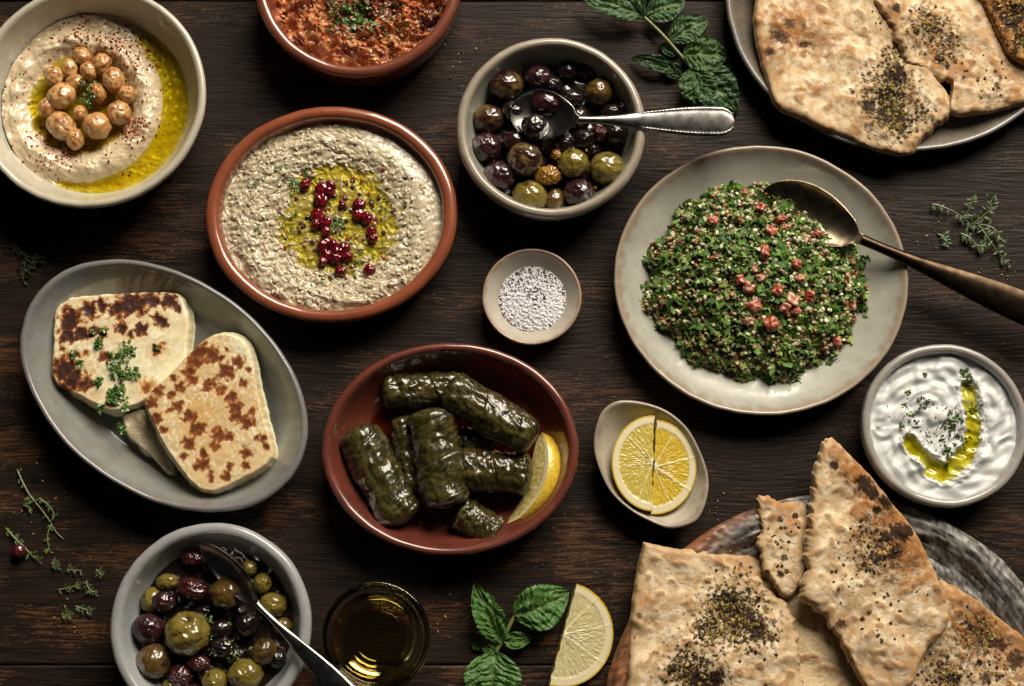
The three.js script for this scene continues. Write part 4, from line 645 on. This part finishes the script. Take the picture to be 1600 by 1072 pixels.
// ---------------------------------------------------------------- lemons
const mLemon = std({ roughness: 0.3, clearcoat: 0.25, clearcoatRoughness: 0.12, bumpMap: grainTex, bumpScale: 0.000023 });
const mRind = std({ roughness: 0.38, clearcoat: 0.3, bumpMap: grainTex, bumpScale: 0.000069 });
// colour and relief of a cut lemon face; (a, r) polar about the core, r = 1 at the rind
function lemonFace(a, r, spokes, off, deep = [0.48, 0.29, 0.02], pale = [0.58, 0.42, 0.07]) {
  const q = (a / TAU * spokes + off + 0.22 * n2(Math.cos(a) * 2 + off * 9, Math.sin(a) * 2) + 400) % 1, m = Math.min(q, 1 - q) * TAU / spokes * r, mem = 1 - sm(0.008, 0.034, m), pith = sm(0.8, 0.86, r), core = 1 - sm(0.05, 0.09, r);
  const ves = n2(a * 16, r * 4.2 + 2 * n2(a * 9, 3)), v2 = n2(a * 40, r * 9);
  let c = mix(deep, pale, cl(0.42 + 0.4 * ves + 0.15 * v2)); c = mix(c, [0.7, 0.62, 0.32], mem * 0.9); c = mix(c, [0.70, 0.62, 0.40], Math.max(pith, core)); c = mix(c, [0.6, 0.42, 0.02], sm(0.955, 0.985, r));
  return [c, (1.3 * ves + 0.8 * v2) * (1 - pith) * sm(0.05, 0.2, r) + 1.2 * mem + 1.6 * Math.max(pith, core)];
}
// half-disc slice with thickness: centre, radius, direction of the flat cut, tilt
function halfSlice(o) {
  const { R, ang, thick, spokes, off = 0, sx = 1 } = o, nr = 70, na = 110;
  const face = surf(na, nr, (u, v) => { const a = u * Math.PI, r = v, [c, h] = lemonFace(a, r, spokes, off, o.deep, o.pale); return [R * r * Math.cos(a), thick + h * 0.55, R * sx * r * Math.sin(a) + (1 - sm(0, 0.08, Math.sin(a))) * 1.4 * n2(r * 4 * Math.cos(a), off * 9), c]; }, { closed: false });
  const rind = surf(na, 16, (u, v) => { const a = u * Math.PI, k = v, b = 1 + 0.02 * Math.sin(k * Math.PI) + 0.006 * n3(Math.cos(a) * 9, k * 4, Math.sin(a) * 9); const r = R * (k < 0.12 ? 0.985 + 0.015 * k / 0.12 : 1) * b * lerp(1, o.under ?? 0.85, k * k); return [r * Math.cos(a), lerp(thick + 1.2, 0, k), r * sx * Math.sin(a), mix([0.62, 0.45, 0.03], [0.55, 0.36, 0.012], cl(0.5 + n2(a * 8, k * 3)))]; }, { closed: false });
  const cut = surf(60, 12, (u, v) => { const x = u * 2 - 1, k = v, w = lerp(1, o.under ?? 0.85, k * k), p = sm(0.8, 0.9, Math.abs(x)); return [R * x * w, lerp(thick + 1.1 * p, 0, k), 0.6 * n2(x * 12, k * 4), mix(mix([0.55, 0.38, 0.05], [0.62, 0.5, 0.16], cl(0.5 + n2(x * 9, k * 4))), [0.7, 0.62, 0.4], Math.max(p, 1 - sm(0.05, 0.1, Math.abs(x))))]; }, { closed: false });
  const under = surf(na, 8, (u, v) => { const a = u * Math.PI; return [R * (o.under ?? 0.85) * v * Math.cos(a), 0, R * (o.under ?? 0.85) * sx * v * Math.sin(a), [0.55, 0.45, 0.2]]; }, { closed: false });
  const M = new THREE.Matrix4().makeRotationFromEuler(new THREE.Euler(o.tx || 0, ang, o.tz || 0, 'YXZ'));
  const t = thing(o.name, o.label, 'lemon', o.at);
  [['flesh', merged([face, cut]), mLemon], ['rind', merged([rind, under]), mRind]].forEach(([n, g, m]) => { g.applyMatrix4(M); g.translate(...o.at); part(n, g, m, t); });
  return t;
}
{
  const h = 40, k = shrink(h), a = at(1018.5, 725, h), b = at(1020.5, 729, h);
  halfSlice({ name: 'lemon_half', label: 'left lemon half in the pointed dish, duller flesh', R: 74 * k, sx: 0.86, ang: Math.PI / 2 + Math.PI - 0.035, thick: 30, spokes: 7, off: 0.42, at: [a[0], 15, a[1]], tz: 0.03, tx: -0.05, deep: [0.46, 0.345, 0.05], pale: [0.58, 0.47, 0.12] });
  halfSlice({ name: 'lemon_half', label: 'right lemon half in the pointed dish, brighter flesh with clear segments', R: 73 * k, sx: 0.9, ang: Math.PI / 2 - 0.07, thick: 25, spokes: 9, off: 0.2, at: [b[0], 15, b[1]], tx: 0.07, tz: 0.02, deep: [0.52, 0.345, 0.018], pale: [0.64, 0.48, 0.07] });
  const q = at(878, 991, 14);
  halfSlice({ name: 'lemon_slice', label: 'cut lemon wedge lying on the bare wood beside the lower mint sprig', R: 78, sx: 0.98, ang: Math.PI / 2 - 0.27, thick: 16, spokes: 8, off: 0.5, at: [q[0], 2.2, q[1]], tx: 0.1, deep: [0.47, 0.41, 0.19], pale: [0.62, 0.56, 0.33] });
}
{ // wedge in the terracotta dish: a crescent of rind, flesh facing left
  const out = spline([[846, 673], [864, 683], [877, 706], [880, 732], [872, 765], [850, 795], [820, 817], [785, 821]].map(([x, y]) => at(x, y, 44)), 90), inn = spline([[846, 675], [838, 690], [832, 715], [828, 738], [822, 765], [810, 788], [798, 806], [786, 820]].map(([x, y]) => at(x, y, 38)), 90);
  const pos = [out[45][0], 20, out[45][1]], t = thing('lemon_wedge', 'lemon wedge standing against the right wall of the terracotta dish', 'lemon', pos);
  const mid = (i, f) => [lerp(inn[i][0], out[i][0], f), lerp(inn[i][1], out[i][1], f)];
  const bulge = (s) => Math.sin(Math.PI * s) ** 0.6;
  // ridge of rind, pith edge, flesh slope
  part('rind', surf(90, 18, (u, v, i) => { const s = u, p = mid(i, 0.52), q = out[i], w = bulge(s), f = Math.sin(v * Math.PI / 2), y = 20 + w * (44 * Math.cos(v * 1.35)) ; return [lerp(p[0], q[0], f) + 2 * v * w, y + 0.5 * n2(u * 30, v * 9), lerp(p[1], q[1], f), mix([0.66, 0.47, 0.04], [0.58, 0.36, 0.02], cl(0.5 + n2(u * 12, v * 4)))]; }, { closed: false }), mRind, t);
  part('flesh', surf(90, 30, (u, v, i) => { const s = u, p = mid(i, 0.52), q = inn[i], w = bulge(s), pith = 1 - sm(0.16, 0.26, v); const ves = n2(u * 26 - v * 3, v * 2.5), v2 = n2(u * 60 - v * 6, v * 5); let c = mix([0.46, 0.36, 0.1], [0.6, 0.5, 0.22], cl(0.4 + 0.6 * ves + 0.3 * v2)); c = mix(c, [0.68, 0.6, 0.38], Math.max(pith, sm(0.95, 1, v))); c = mix(c, [0.64, 0.56, 0.3], 0.8 * (1 - sm(0.02, 0.05, Math.abs(((u * 5 - v * 0.4 + 5) % 1) - 0.5)))); return [lerp(p[0], q[0], v), 20 + w * (44 - 30 * v) + (0.9 * ves + 0.5 * v2) * (1 - pith), lerp(p[1], q[1], v), c]; }, { closed: false }), mLemon, t);
}

// ---------------------------------------------------------------- glass of oil
{
  const H = 78, [cx, cz] = at(587, 996, H), k = shrink(H), R = 84 * k, t = thing('glass_cup', 'small clear glass cup of golden oil at the bottom edge', 'glass', [cx, 0, cz]);
  const mGlass = new THREE.MeshPhysicalMaterial({ roughness: 0.02, transmission: 1, thickness: 0.003, ior: 1.5, attenuationColor: new THREE.Color().setRGB(0.9, 0.95, 0.9), attenuationDistance: 0.05 });
  const rev = (pts, n, flip) => { const P = spline(pts, n); return surf(160, n, (u, v, i, j) => [cx + R * P[j][0] / 100 * Math.cos(u * TAU), P[j][1], cz + R * P[j][0] / 100 * Math.sin(u * TAU), [1, 1, 1]], { wrap: true }); };
  part('cup', rev([[0, 12], [35, 12], [48, 14], [62, 24], [76, 44], [86, 64], [90, 73], [92.5, 77.5], [96, 79], [99.3, 77.5], [100, 73], [96, 60], [86, 38], [74, 16], [64, 5], [52, 1.2], [46, 2.5], [20, 3], [0, 3]], 110), mGlass, t);
  const o = thing('olive_oil', 'golden brown olive oil inside the small glass cup', 'oil', [cx, 12, cz]);
  const mDeep = new THREE.MeshPhysicalMaterial({ roughness: 0.02, transmission: 1, thickness: 0.02, ior: 1.47, attenuationColor: new THREE.Color().setRGB(0.85, 0.5, 0.05), attenuationDistance: 0.07 });
  part('liquid', rev([[0, 11.7], [35, 11.7], [48, 13.7], [62.4, 23.6], [76.4, 43.6], [82, 54], [82.6, 56], [80, 55.2], [60, 55], [20, 55], [0, 55]], 90), mDeep, o);
}

// ---------------------------------------------------------------- mint
const P3 = (px, py, h) => { const q = at(px, py, h); return [q[0], h, q[1]]; };
const leafPart = (t, b, e, w, o) => { const p = P3(...b), q = P3(...e); return part('leaf', mintLeaf(p[0], p[1], p[2], q[0], q[1], q[2], w, o), mLeaf, t); };
{
  const t = thing('mint_sprig', 'long mint sprig with a yellow-green stem at the top, above the spoon handle', 'mint', P3(1045, 66, 8));
  part('stem', tube([P3(950, -20, 26), P3(976, 2, 24), P3(1003, 24, 22), P3(1024, 43, 20), P3(1044, 64, 18), P3(1065, 88, 16), P3(1084, 109, 14), P3(1100, 124, 10)], 3.2, 2.6, [0.16, 0.17, 0.035], [0.11, 0.12, 0.03], 40), mWet, t);
  const dk = { c0: [0.012, 0.042, 0.014], c1: [0.04, 0.1, 0.035] }, lt = { c0: [0.03, 0.085, 0.03], c1: [0.1, 0.19, 0.08] };
  leafPart(t, [1008, 26, 24], [906, -6, 30], 21, { ...lt, fold: 0.15, curl: 0.1 });
  leafPart(t, [1004, 24, 26], [996, -30, 40], 9, { ...lt, fold: 0.5 });
  leafPart(t, [1010, 26, 18], [1072, 2, 20], 22, { ...lt, fold: 0.2, curl: 0.08 });
  leafPart(t, [1020, 8, 8], [1040, -34, 12], 20, { ...lt, fold: 0.2 });
  leafPart(t, [1046, 64, 14], [1106, 30, 12], 22, { ...lt, fold: 0.25, curl: 0.1 });
  leafPart(t, [1066, 86, 14], [1138, 88, 6], 30, { fold: 0.2, curl: 0.1 });
  leafPart(t, [1062, 84, 8], [1030, 72, 5], 12, dk);
  leafPart(t, [1058, 112, 5], [986, 92, 8], 15, { ...dk, fold: 0.5 });
  leafPart(t, [1062, 122, 6], [1034, 98, 5], 14, { ...dk, fold: 0.4 });
  leafPart(t, [1084, 106, 16], [1096, 174, 7], 30, { fold: 0.2, curl: 0.12 });
  leafPart(t, [1088, 108, 15], [1152, 178, 5], 34, { ...dk, c1: [0.06, 0.14, 0.045], fold: 0.15, curl: 0.08 });
}
{
  const t = thing('mint_sprig', 'short bright mint sprig lying between the oil glass and the lemon wedge', 'mint', P3(790, 990, 8));
  const br = { c0: [0.03, 0.11, 0.02], c1: [0.12, 0.26, 0.055] };
  part('stem', tube([P3(808, 955, 20), P3(800, 970, 18), P3(790, 990, 15), P3(778, 1012, 12), P3(770, 1028, 10)], 2.8, 4, [0.17, 0.2, 0.06], [0.13, 0.18, 0.05], 24), mWet, t);
  leafPart(t, [784, 1006, 12], [741, 912, 22], 25, { ...br, fold: 0.45, curl: 0.08 });
  leafPart(t, [803, 962, 20], [889, 924, 12], 33, { ...br, fold: 0.12, curl: 0.16, bend: 0.15 });
  leafPart(t, [786, 1002, 13], [832, 998, 7], 13, { ...br, fold: 0.3 });
  leafPart(t, [776, 1018, 14], [752, 1010, 6], 8, br);
  leafPart(t, [772, 1018, 14], [768, 1112, 6], 42, { ...br, fold: 0.18, curl: 0.12 });
  leafPart(t, [752, 1014, 4], [736, 1004, 3], 6, br);
}
// ---------------------------------------------------------------- thyme
function thyme(label, stems, n, size, cc = [[0.03, 0.075, 0.02], [0.13, 0.2, 0.06]]) {
  const o = P3(...stems[0][Math.floor(stems[0].length / 2)]), t = thing('thyme_sprig', label, 'thyme', o), L = [];
  for (const st_ of stems) {
    const P = st_.map((q) => P3(...q));
    part('stem', tube(P, 1.7, 0.9, mix(cc[1], [0.16, 0.13, 0.06], 0.5), mix(cc[1], [0.16, 0.13, 0.06], 0.3), 20, 6), mWet, t);
    const Q = spline(P, 40);
    for (let i = 2; i < 40; i++) { if (rnd() > n * 0.75) continue; const p = Q[i]; for (const sd of [-1, 1]) { if (rnd() < 0.4) continue; const d = [Q[i][0] - Q[i - 1][0], Q[i][2] - Q[i - 1][2]], l = Math.hypot(...d) + 1e-6, len = size * rr(0.6, 1.7), fx = rr(-0.2, 1.6), ex = d[0] / l * fx - sd * d[1] / l, ez = d[1] / l * fx + sd * d[0] / l;
      const k = Math.hypot(ex, ez), dx = ex / k, dz = ez / k, rise = rr(-0.1, 0.7), col = mix(...cc, rnd());
      L.push(surf(4, 6, (u, v) => { const x = (u * 2 - 1), w = size * 0.28 * Math.sin(Math.PI * cl(v, 0.03, 0.98)); return [p[0] + dx * len * v - dz * w * x, Math.max(0.8, p[1] + rise * len * v * (1.3 - v) + Math.abs(x) * w * 0.4), p[2] + dz * len * v + dx * w * x, col]; }, { closed: false })); } }
  }
  if (L.length) part('leaves', merged(L), mLeaf, t, null, 'stuff');
  return t;
}
thyme('thyme sprig with curled dark leaves on the wood at the right, above the spoon handle', [[[1455, 318, 8], [1480, 326, 9], [1502, 338, 8], [1518, 352, 5]], [[1518, 352, 6], [1535, 338, 12], [1546, 328, 16], [1549, 312, 18]], [[1504, 338, 6], [1516, 325, 12], [1519, 308, 16]], [[1516, 350, 5], [1540, 352, 8], [1558, 362, 10], [1566, 385, 8]], [[1500, 364, 4], [1516, 372, 7], [1528, 384, 8], [1545, 384, 8]], [[1530, 352, 6], [1544, 372, 9], [1560, 395, 6], [1578, 415, 3]], [[1465, 366, 2], [1478, 372, 3], [1478, 384, 2]]], 0.62, 9, [[0.018, 0.035, 0.012], [0.1, 0.15, 0.05]]);
thyme('pale green thyme stem on the wood below the oval dish', [[[26, 732, 3], [36, 755, 6], [48, 776, 8], [62, 793, 6], [76, 812, 4], [88, 832, 3], [101, 844, 2]], [[46, 776, 6], [45, 795, 3]], [[60, 778, 5], [76, 790, 5], [86, 806, 4]], [[80, 820, 4], [74, 838, 3], [77, 862, 2]]], 0.4, 6.5);
thyme('shorter thyme stem at the left edge beside the red berry', [[[8, 824, 2], [22, 840, 6], [35, 852, 7], [50, 868, 6], [66, 882, 3]]], 0.65, 7);
thyme('scattered thyme scraps on dark wood to the left of the lower olive bowl', [[[90, 922, 2], [110, 918, 4], [128, 912, 4]], [[134, 908, 3], [140, 922, 4], [152, 926, 3]], [[80, 880, 2], [92, 884, 3]], [[104, 890, 2], [128, 892, 3]], [[150, 890, 2], [160, 900, 3]], [[96, 960, 2], [112, 962, 3]], [[120, 948, 2], [144, 956, 2]]], 0.5, 6.5, [[0.025, 0.045, 0.014], [0.12, 0.15, 0.05]]);
thyme('dark thyme sprig in the shade beside the oval dish, left edge', [[[20, 380, 2], [40, 400, 5], [62, 402, 6], [84, 392, 4]], [[30, 430, 3], [50, 418, 5], [62, 402, 6]], [[40, 400, 4], [36, 440, 3]]], 0.55, 8, [[0.008, 0.016, 0.006], [0.03, 0.045, 0.016]]);
{ const q = P3(29, 862, 9), g = lump(11, 10, 11, (n) => [1 + 0.08 * n3(n[0] * 2, n[1] * 2, n[2] * 2) - 0.1 * Math.exp(-(1 - n[1]) / 0.03), mix([0.08, 0.008, 0.012], [0.03, 0.004, 0.006], cl(0.5 + n3(n[0] * 2 + 5, n[1] * 2, n[2] * 2)))]); g.translate(...q); solo('red_berry', g, mOlive, q, 'small dark red berry on the wood near the left edge', 'berry'); }

// ---------------------------------------------------------------- crumbs on the wood
{
  const L = [];
  for (const [px, py, r, n] of [[60, 790, 70, 26], [720, 90, 40, 14], [1450, 370, 60, 22], [1120, 790, 50, 14], [700, 960, 60, 18], [110, 960, 70, 20], [1560, 430, 40, 14], [690, 560, 40, 8], [860, 920, 50, 10]]) scatter(n, px, py, r, r, 1).forEach(([x, z]) => L.push([x, 1, z, rr(0.8, 2.4), rnd() < 0.6 ? mix([0.3, 0.17, 0.07], [0.45, 0.3, 0.15], rnd()) : rnd() < 0.5 ? [0.06, 0.09, 0.03] : [0.1, 0.05, 0.025], 1]));
  bits('crumbs', grains[1], mBit, L, null, 'tiny bread crumbs and herb specks strewn over the bare wood', 'crumbs');
}

// ---------------------------------------------------------------- flatbreads
const mBread = std({ roughness: 0.66, bumpMap: grainTex, bumpScale: 0.00003, specularIntensity: 0.25 });
function bread(o) {
  const h = o.h, toast = blobs((o.toast || []).map((q) => [q[0], q[1], q[2] * 1.35, ...q.slice(3)]), h, 0.5, 17, 0.3), char = blobs(o.char || [], h, 0.26, 9), herb = blobs(o.herb || [], h, 0.8, 12, 0.2), k = rr(0, 400);
  const bub = (x, z) => sm(-0.1, 1.0, n2(x / 44 + k, z / 34) + 0.3 * n2(x / 20, z / 18 + k));
  const blister = (x, z) => sm(0.1, 0.6, fbm2(x / 24 + k, z / 19, 3) + 0.1);
  const s = slab({ pts: o.pts, y0: typeof o.y0 === 'function' ? (x, z) => o.y0(x, z) + 4 * n2(x / 170 + k, z / 150) : o.y0, thick: o.thick * 0.78, edge: o.edge || o.thick * 0.55, torn: o.torn || 1.2, na: o.na || 360, nr: o.nr || 110, yref: o.h, centre: o.centre,
    bump: (x, z, d) => 9 * fbm2(x / 95 + k, z / 80, 1) + 2.6 * bub(x, z) + 0.25 * fbm2(x / 18, z / 16, 2) - 0.7 * sm(0.4, 0.8, n2(x / 15 + k, z / 13)) + (o.bump ? o.bump(x, z) : 0),
    color: (x, z, d, side) => {
      const n = fbm2(x / 30 + k, z / 30, 4), f = n2(x / 5 + k, z / 5), b = blister(x, z);
      let c = mix(o.c0 || [0.52, 0.355, 0.18], o.c1 || [0.82, 0.69, 0.49], cl(0.45 + 0.9 * n + 0.15 * f)); c = mul(c, 0.97 + 0.05 * n2(x / 2.7, z / 2.7));
      if (side === 'side' && o.crumb && o.crumb(x, z)) return mix([0.72, 0.62, 0.45], [0.8, 0.72, 0.56], cl(0.5 + n));
      if (side === 'side') return mix(c, o.sideC || [0.5, 0.3, 0.11], 0.6 + 0.3 * n);
      c = mix(c, [0.36, 0.185, 0.07], (o.brown ?? 0.7) * sm(0.08, 0.5, fbm2(x / 38 + k + 50, z / 30, 4)) * (0.4 + 0.6 * b)); c = mix(c, [0.2, 0.11, 0.05], 0.4 * sm(0.55, 0.8, n2(x / 9 + k, z / 6.5)));
      c = mix(c, mix([0.38, 0.155, 0.04], [0.15, 0.05, 0.016], cl(0.4 + 0.9 * f * 0.5 + n)), toast(x, z) * 0.95);
      c = mix(c, [0.33, 0.15, 0.05], 0.75 * sm(0.55, 0.95, bub(x, z) + 0.3 * n) ); c = mix(c, [0.4, 0.2, 0.065], 0.75 * (1 - sm(2, 22, d + 8 * n)) * cl(0.5 + n));
      const hz = herb(x, z); c = mix(c, [0.045, 0.025, 0.01], cl(1.6 * hz * sm(-0.7, 0.0, f + 0.5 * n))); return mix(c, [0.02, 0.009, 0.005], sm(0.2, 0.8, char(x, z) * (1.15 + 0.2 * f)) * 0.96);
    } });
  const pos = [s.cx, s.base(s.cx, s.cz), s.cz], t = thing('flatbread', o.label, 'bread', pos);
  part('crust', s.geo, mBread, t);
  const L = [], D = [];
  for (const [px, py, r, n, dark] of o.zaatar || []) scatter(Math.round(n * 0.62), px, py, r, r, h).forEach(([x, z]) => { const y = s.y(x, z) + 0.9, q = rnd(); (q < dark ? D : L).push([x, y, z, rr(1.2, 6) * rr(0.7, 1), q < dark ? (rnd() < 0.6 ? [0.025, 0.018, 0.012] : [0.06, 0.03, 0.02]) : rnd() < 0.55 ? [0.26, 0.19, 0.035] : rnd() < 0.6 ? [0.11, 0.11, 0.028] : [0.45, 0.29, 0.12], 0.35]); });
  bits('herb_flakes', chips[2], mBit, L, t); bits('dark_herb_flakes', chips[3], mBit, D, t);
  return s;
}
// upper right plate
bread({ label: 'large browned flatbread with a dark herb patch, left on the upper right plate', h: 46, y0: 43, thick: 16, centre: [1315, 60], torn: (x, z) => (x > at(1400, 0, 46)[0] ? 4.5 : 0.7),
  pts: [[1178, 40], [1181, 0], [1186, -50], [1260, -100], [1350, -70], [1366, 0], [1374, 16], [1402, 58], [1440, 98], [1478, 146], [1488, 172], [1476, 188], [1456, 204], [1438, 222], [1424, 240], [1412, 244], [1372, 236], [1325, 217], [1262, 192], [1213, 167], [1198, 125], [1187, 90]],
  toast: [[1235, 50, 42, .9, 30, 1.3], [1258, 25, 30, .6], [1195, 80, 22, .8], [1280, 62, 30, .6], [1270, 140, 18, .7, 0, 2], [1210, 110, 18, .5], [1345, 190, 14, .6], [1420, 230, 12, .6]],
  char: [[1217, 60, 22, .62, 20, 1.6], [1255, 72, 15, .6, 0, 2], [1232, 40, 14, .5], [1200, 84, 12, .55], [1398, 120, 20, .85], [1380, 150, 14, .8], [1390, 182, 28, .85, 0, 1.2], [1355, 170, 16, .7], [1440, 180, 8, .7], [1460, 20, 6, .7], [1330, 147, 5, .9], [1408, 205, 8, .7]],
  herb: [[1385, 145, 48, .8], [1395, 180, 50, .7], [1440, 185, 36, .4], [1395, 95, 24, .6]],
  zaatar: [[1385, 145, 46, 240, .5], [1395, 180, 44, 220, .5], [1435, 175, 40, 60, .6], [1390, 95, 28, 70, .6], [1410, 205, 30, 50, .4], [1380, 30, 40, 30, .7]] });
bread({ label: 'torn herb-speckled flatbread overlapping the large piece on the upper right plate', h: 62, y0: (x, z) => 52 - 0.03 * (x - 600), thick: 16, centre: [1500, 60], torn: (x) => (x < at(1486, 0, 60)[0] ? 6 : 0.7), nr: 100,
  pts: [[1362, -20], [1370, 6], [1390, 34], [1400, 56], [1412, 87], [1431, 103], [1459, 116], [1487, 129], [1491, 150], [1486, 174], [1516, 178], [1560, 170], [1606, 158], [1660, 140], [1670, 40], [1640, -60], [1500, -90], [1390, -60]],
  toast: [[1470, 85, 24, .8], [1500, 110, 26, .7], [1395, 18, 20, .8], [1450, 40, 30, .5], [1590, 110, 26, .6], [1590, 135, 16, .6], [1540, 60, 40, .35]],
  char: [[1466, 92, 9, .8], [1481, 102, 7, .75], [1400, 14, 9, .8], [1430, 52, 8, .7], [1450, 48, 10, .5], [1484, 60, 8, .5], [1565, 120, 6, .5]], herb: [[1450, 45, 40, .55], [1480, 70, 30, .4], [1555, 150, 30, .35]],
  zaatar: [[1450, 45, 50, 180, .5], [1480, 80, 40, 70, .6], [1540, 120, 60, 50, .6]] });
bread({ label: 'charred herb-covered flatbread corner at the far upper right', h: 78, y0: 62, thick: 14, centre: [1610, 20], nr: 70, torn: 1,
  pts: [[1528, -30], [1538, 2], [1550, 20], [1562, 47], [1573, 69], [1590, 87], [1612, 96], [1680, 90], [1680, -60], [1600, -80]], c0: [0.33, 0.17, 0.05], c1: [0.45, 0.25, 0.08],
  toast: [[1580, 20, 60, .9]], char: [[1580, 28, 24, .85, 20, 1.4], [1592, 12, 16, .7], [1600, 60, 18, .7], [1588, 78, 8, .9], [1560, 10, 10, .6]], herb: [[1590, 30, 50, .7]], zaatar: [[1585, 15, 40, 120, .3], [1600, 60, 30, 60, .4]] });
// lower right platter
bread({ label: 'smooth pale flatbread lying flat underneath the others on the platter', h: 40, y0: 24, thick: 15, centre: [1235, 1010], torn: 0.8, brown: 0.1, c0: [0.55, 0.41, 0.23], c1: [0.66, 0.53, 0.33],
  pts: [[1095, 880], [1108, 863], [1150, 867], [1192, 874], [1240, 905], [1300, 960], [1330, 1010], [1350, 1072], [1352, 1130], [1200, 1150], [1110, 1100], [1085, 980]], toast: [[1160, 885, 24, .4]], zaatar: [[1190, 915, 20, 16, .5]] });
bread({ label: 'flatbread with browned herb-strewn crust at the right edge of the platter', h: 46, y0: (x, z) => 28, thick: 17, centre: [1540, 1050], brown: 0.8,
  pts: [[1470, 912], [1490, 915], [1522, 934], [1562, 965], [1603, 997], [1660, 1050], [1670, 1140], [1420, 1150], [1400, 1085], [1430, 1020], [1455, 970]],
  toast: [[1540, 975, 60, .95, 35, 1.4], [1500, 940, 30, .8], [1590, 1010, 50, .8], [1470, 1050, 24, .5]], char: [[1560, 1005, 26, .6, 30, 1.6], [1525, 985, 22, .5, 30, 1.6], [1590, 1030, 20, .6], [1500, 960, 14, .4], [1530, 1035, 7, .7], [1490, 1060, 12, .6], [1540, 1060, 12, .6]], herb: [[1520, 1000, 44, .5], [1480, 1055, 44, .5]],
  zaatar: [[1470, 1055, 50, 170, .6], [1530, 990, 50, 150, .3], [1560, 1050, 50, 70, .6]] });
bread({ label: 'narrow torn flatbread strip standing between the two large pieces', h: 60, y0: (x, z) => 44, thick: 15, torn: 4.5, na: 260, nr: 70, centre: [1226, 850], brown: 0.6,
  pts: [[1187, 776], [1196, 774], [1225, 785], [1260, 791], [1266, 830], [1264, 880], [1252, 912], [1238, 934], [1216, 922], [1194, 884], [1188, 850], [1192, 822], [1186, 800]],
  toast: [[1225, 800, 24, .7], [1200, 790, 14, .5]], char: [[1243, 806, 6, .8], [1220, 812, 7, .6], [1225, 872, 8, .6], [1220, 898, 7, .7], [1200, 893, 5, .6]], zaatar: [[1222, 840, 36, 30, .7], [1222, 890, 20, 20, .7]] });
bread({ label: 'soft quarter of flatbread with two dark herb patches, on the left of the platter', h: 62, y0: (x, z) => 40 + 0.03 * (z - 400), thick: 17, centre: [1115, 990], na: 400, nr: 130, brown: 0.45, torn: (x, z) => (x > at(1150, 0, 60)[0] ? 5 : 1),
  pts: [[1006, 853], [1013, 848], [1050, 857], [1107, 861], [1142, 880], [1177, 900], [1207, 922], [1232, 946], [1244, 975], [1250, 1010], [1253, 1050], [1258, 1110], [1180, 1150], [1050, 1140], [978, 1110], [982, 1060], [985, 1000], [990, 940], [999, 885]],
  char: [[1140, 945, 30, .8, 30, 1.3], [1160, 965, 26, .75], [1185, 985, 20, .7], [1110, 975, 14, .5], [1050, 1045, 10, .85], [1075, 1040, 9, .8], [1090, 1062, 26, .85, 20, 1.5], [1120, 1060, 18, .7], [1204, 998, 8, .7], [1000, 962, 7, .5]],
  herb: [[1150, 955, 54, .85], [1110, 985, 32, .7], [1185, 980, 36, .6], [1085, 1060, 50, .8], [1070, 1030, 24, .7]], toast: [[1010, 940, 22, .5], [1060, 870, 14, .35]],
  zaatar: [[1145, 955, 52, 300, .5], [1110, 985, 40, 140, .35], [1180, 985, 44, 90, .7], [1080, 1050, 50, 180, .6], [1160, 1000, 80, 80, .6], [1150, 895, 60, 30, .6]],
  bump: (x, z) => { const q = at(1150, 955, 60), r = at(1120, 1010, 60); return -5 * Math.exp(-((x - q[0]) ** 2 + (z - q[1]) ** 2) / 2200) + 9 * Math.exp(-((x - r[0] - 20) ** 2 / 5200 + (z - r[1] - 20) ** 2 / 900)); } });
bread({ label: 'big triangular flatbread piece with charred right edge, uppermost on the platter', h: 84, crumb: (x) => x < at(1310, 0, 80)[0], y0: (x, z) => 62 + 0.02 * (400 - z), thick: 17, centre: [1365, 880], na: 420, nr: 130, torn: (x, z) => (x < at(1300, 0, 80)[0] ? 6 : 0.8),
  pts: [[1291, 688], [1297, 685], [1312, 693], [1337, 716], [1366, 746], [1396, 785], [1421, 816], [1446, 856], [1466, 896], [1481, 930], [1488, 956], [1481, 986], [1456, 1012], [1440, 1042], [1428, 1072], [1395, 1092], [1368, 1090], [1350, 1066], [1325, 1020], [1302, 974], [1284, 954], [1258, 938], [1251, 925], [1262, 895], [1263, 860], [1265, 825], [1270, 780], [1276, 735], [1284, 704]],
  toast: [[1345, 745, 40, 1, 50, 1.6], [1398, 812, 60, 1, 55, 1.7], [1420, 850, 46, 1], [1380, 790, 40, .9], [1310, 712, 20, .7], [1440, 890, 24, .7], [1470, 930, 20, .5], [1320, 975, 22, .5], [1430, 1030, 24, .5], [1370, 1050, 30, .45], [1380, 870, 34, .5], [1345, 855, 24, .35]],
  char: [[1352, 755, 19, 1, 40, 1.3], [1364, 770, 13, .95], [1385, 785, 15, .95, 50, 1.4], [1372, 796, 8, .9], [1408, 832, 21, 1, 20, 1.2], [1420, 828, 10, .9], [1388, 838, 12, .8], [1304, 727, 9, .85], [1400, 862, 14, .6], [1317, 976, 11, .6], [1350, 968, 5, .7], [1357, 812, 8, .5], [1345, 885, 8, .5], [1378, 872, 7, .5]],
  herb: [[1375, 860, 40, .5], [1360, 830, 26, .4]], zaatar: [[1370, 865, 50, 110, .7], [1350, 890, 70, 70, .75], [1395, 960, 80, 40, .8], [1350, 830, 30, 40, .5]] });

// ---------------------------------------------------------------- shadows on for everything
scene.traverse((o) => { if (o.isMesh) { o.castShadow = true; o.receiveShadow = true; } });
renderer.render(scene, camera);
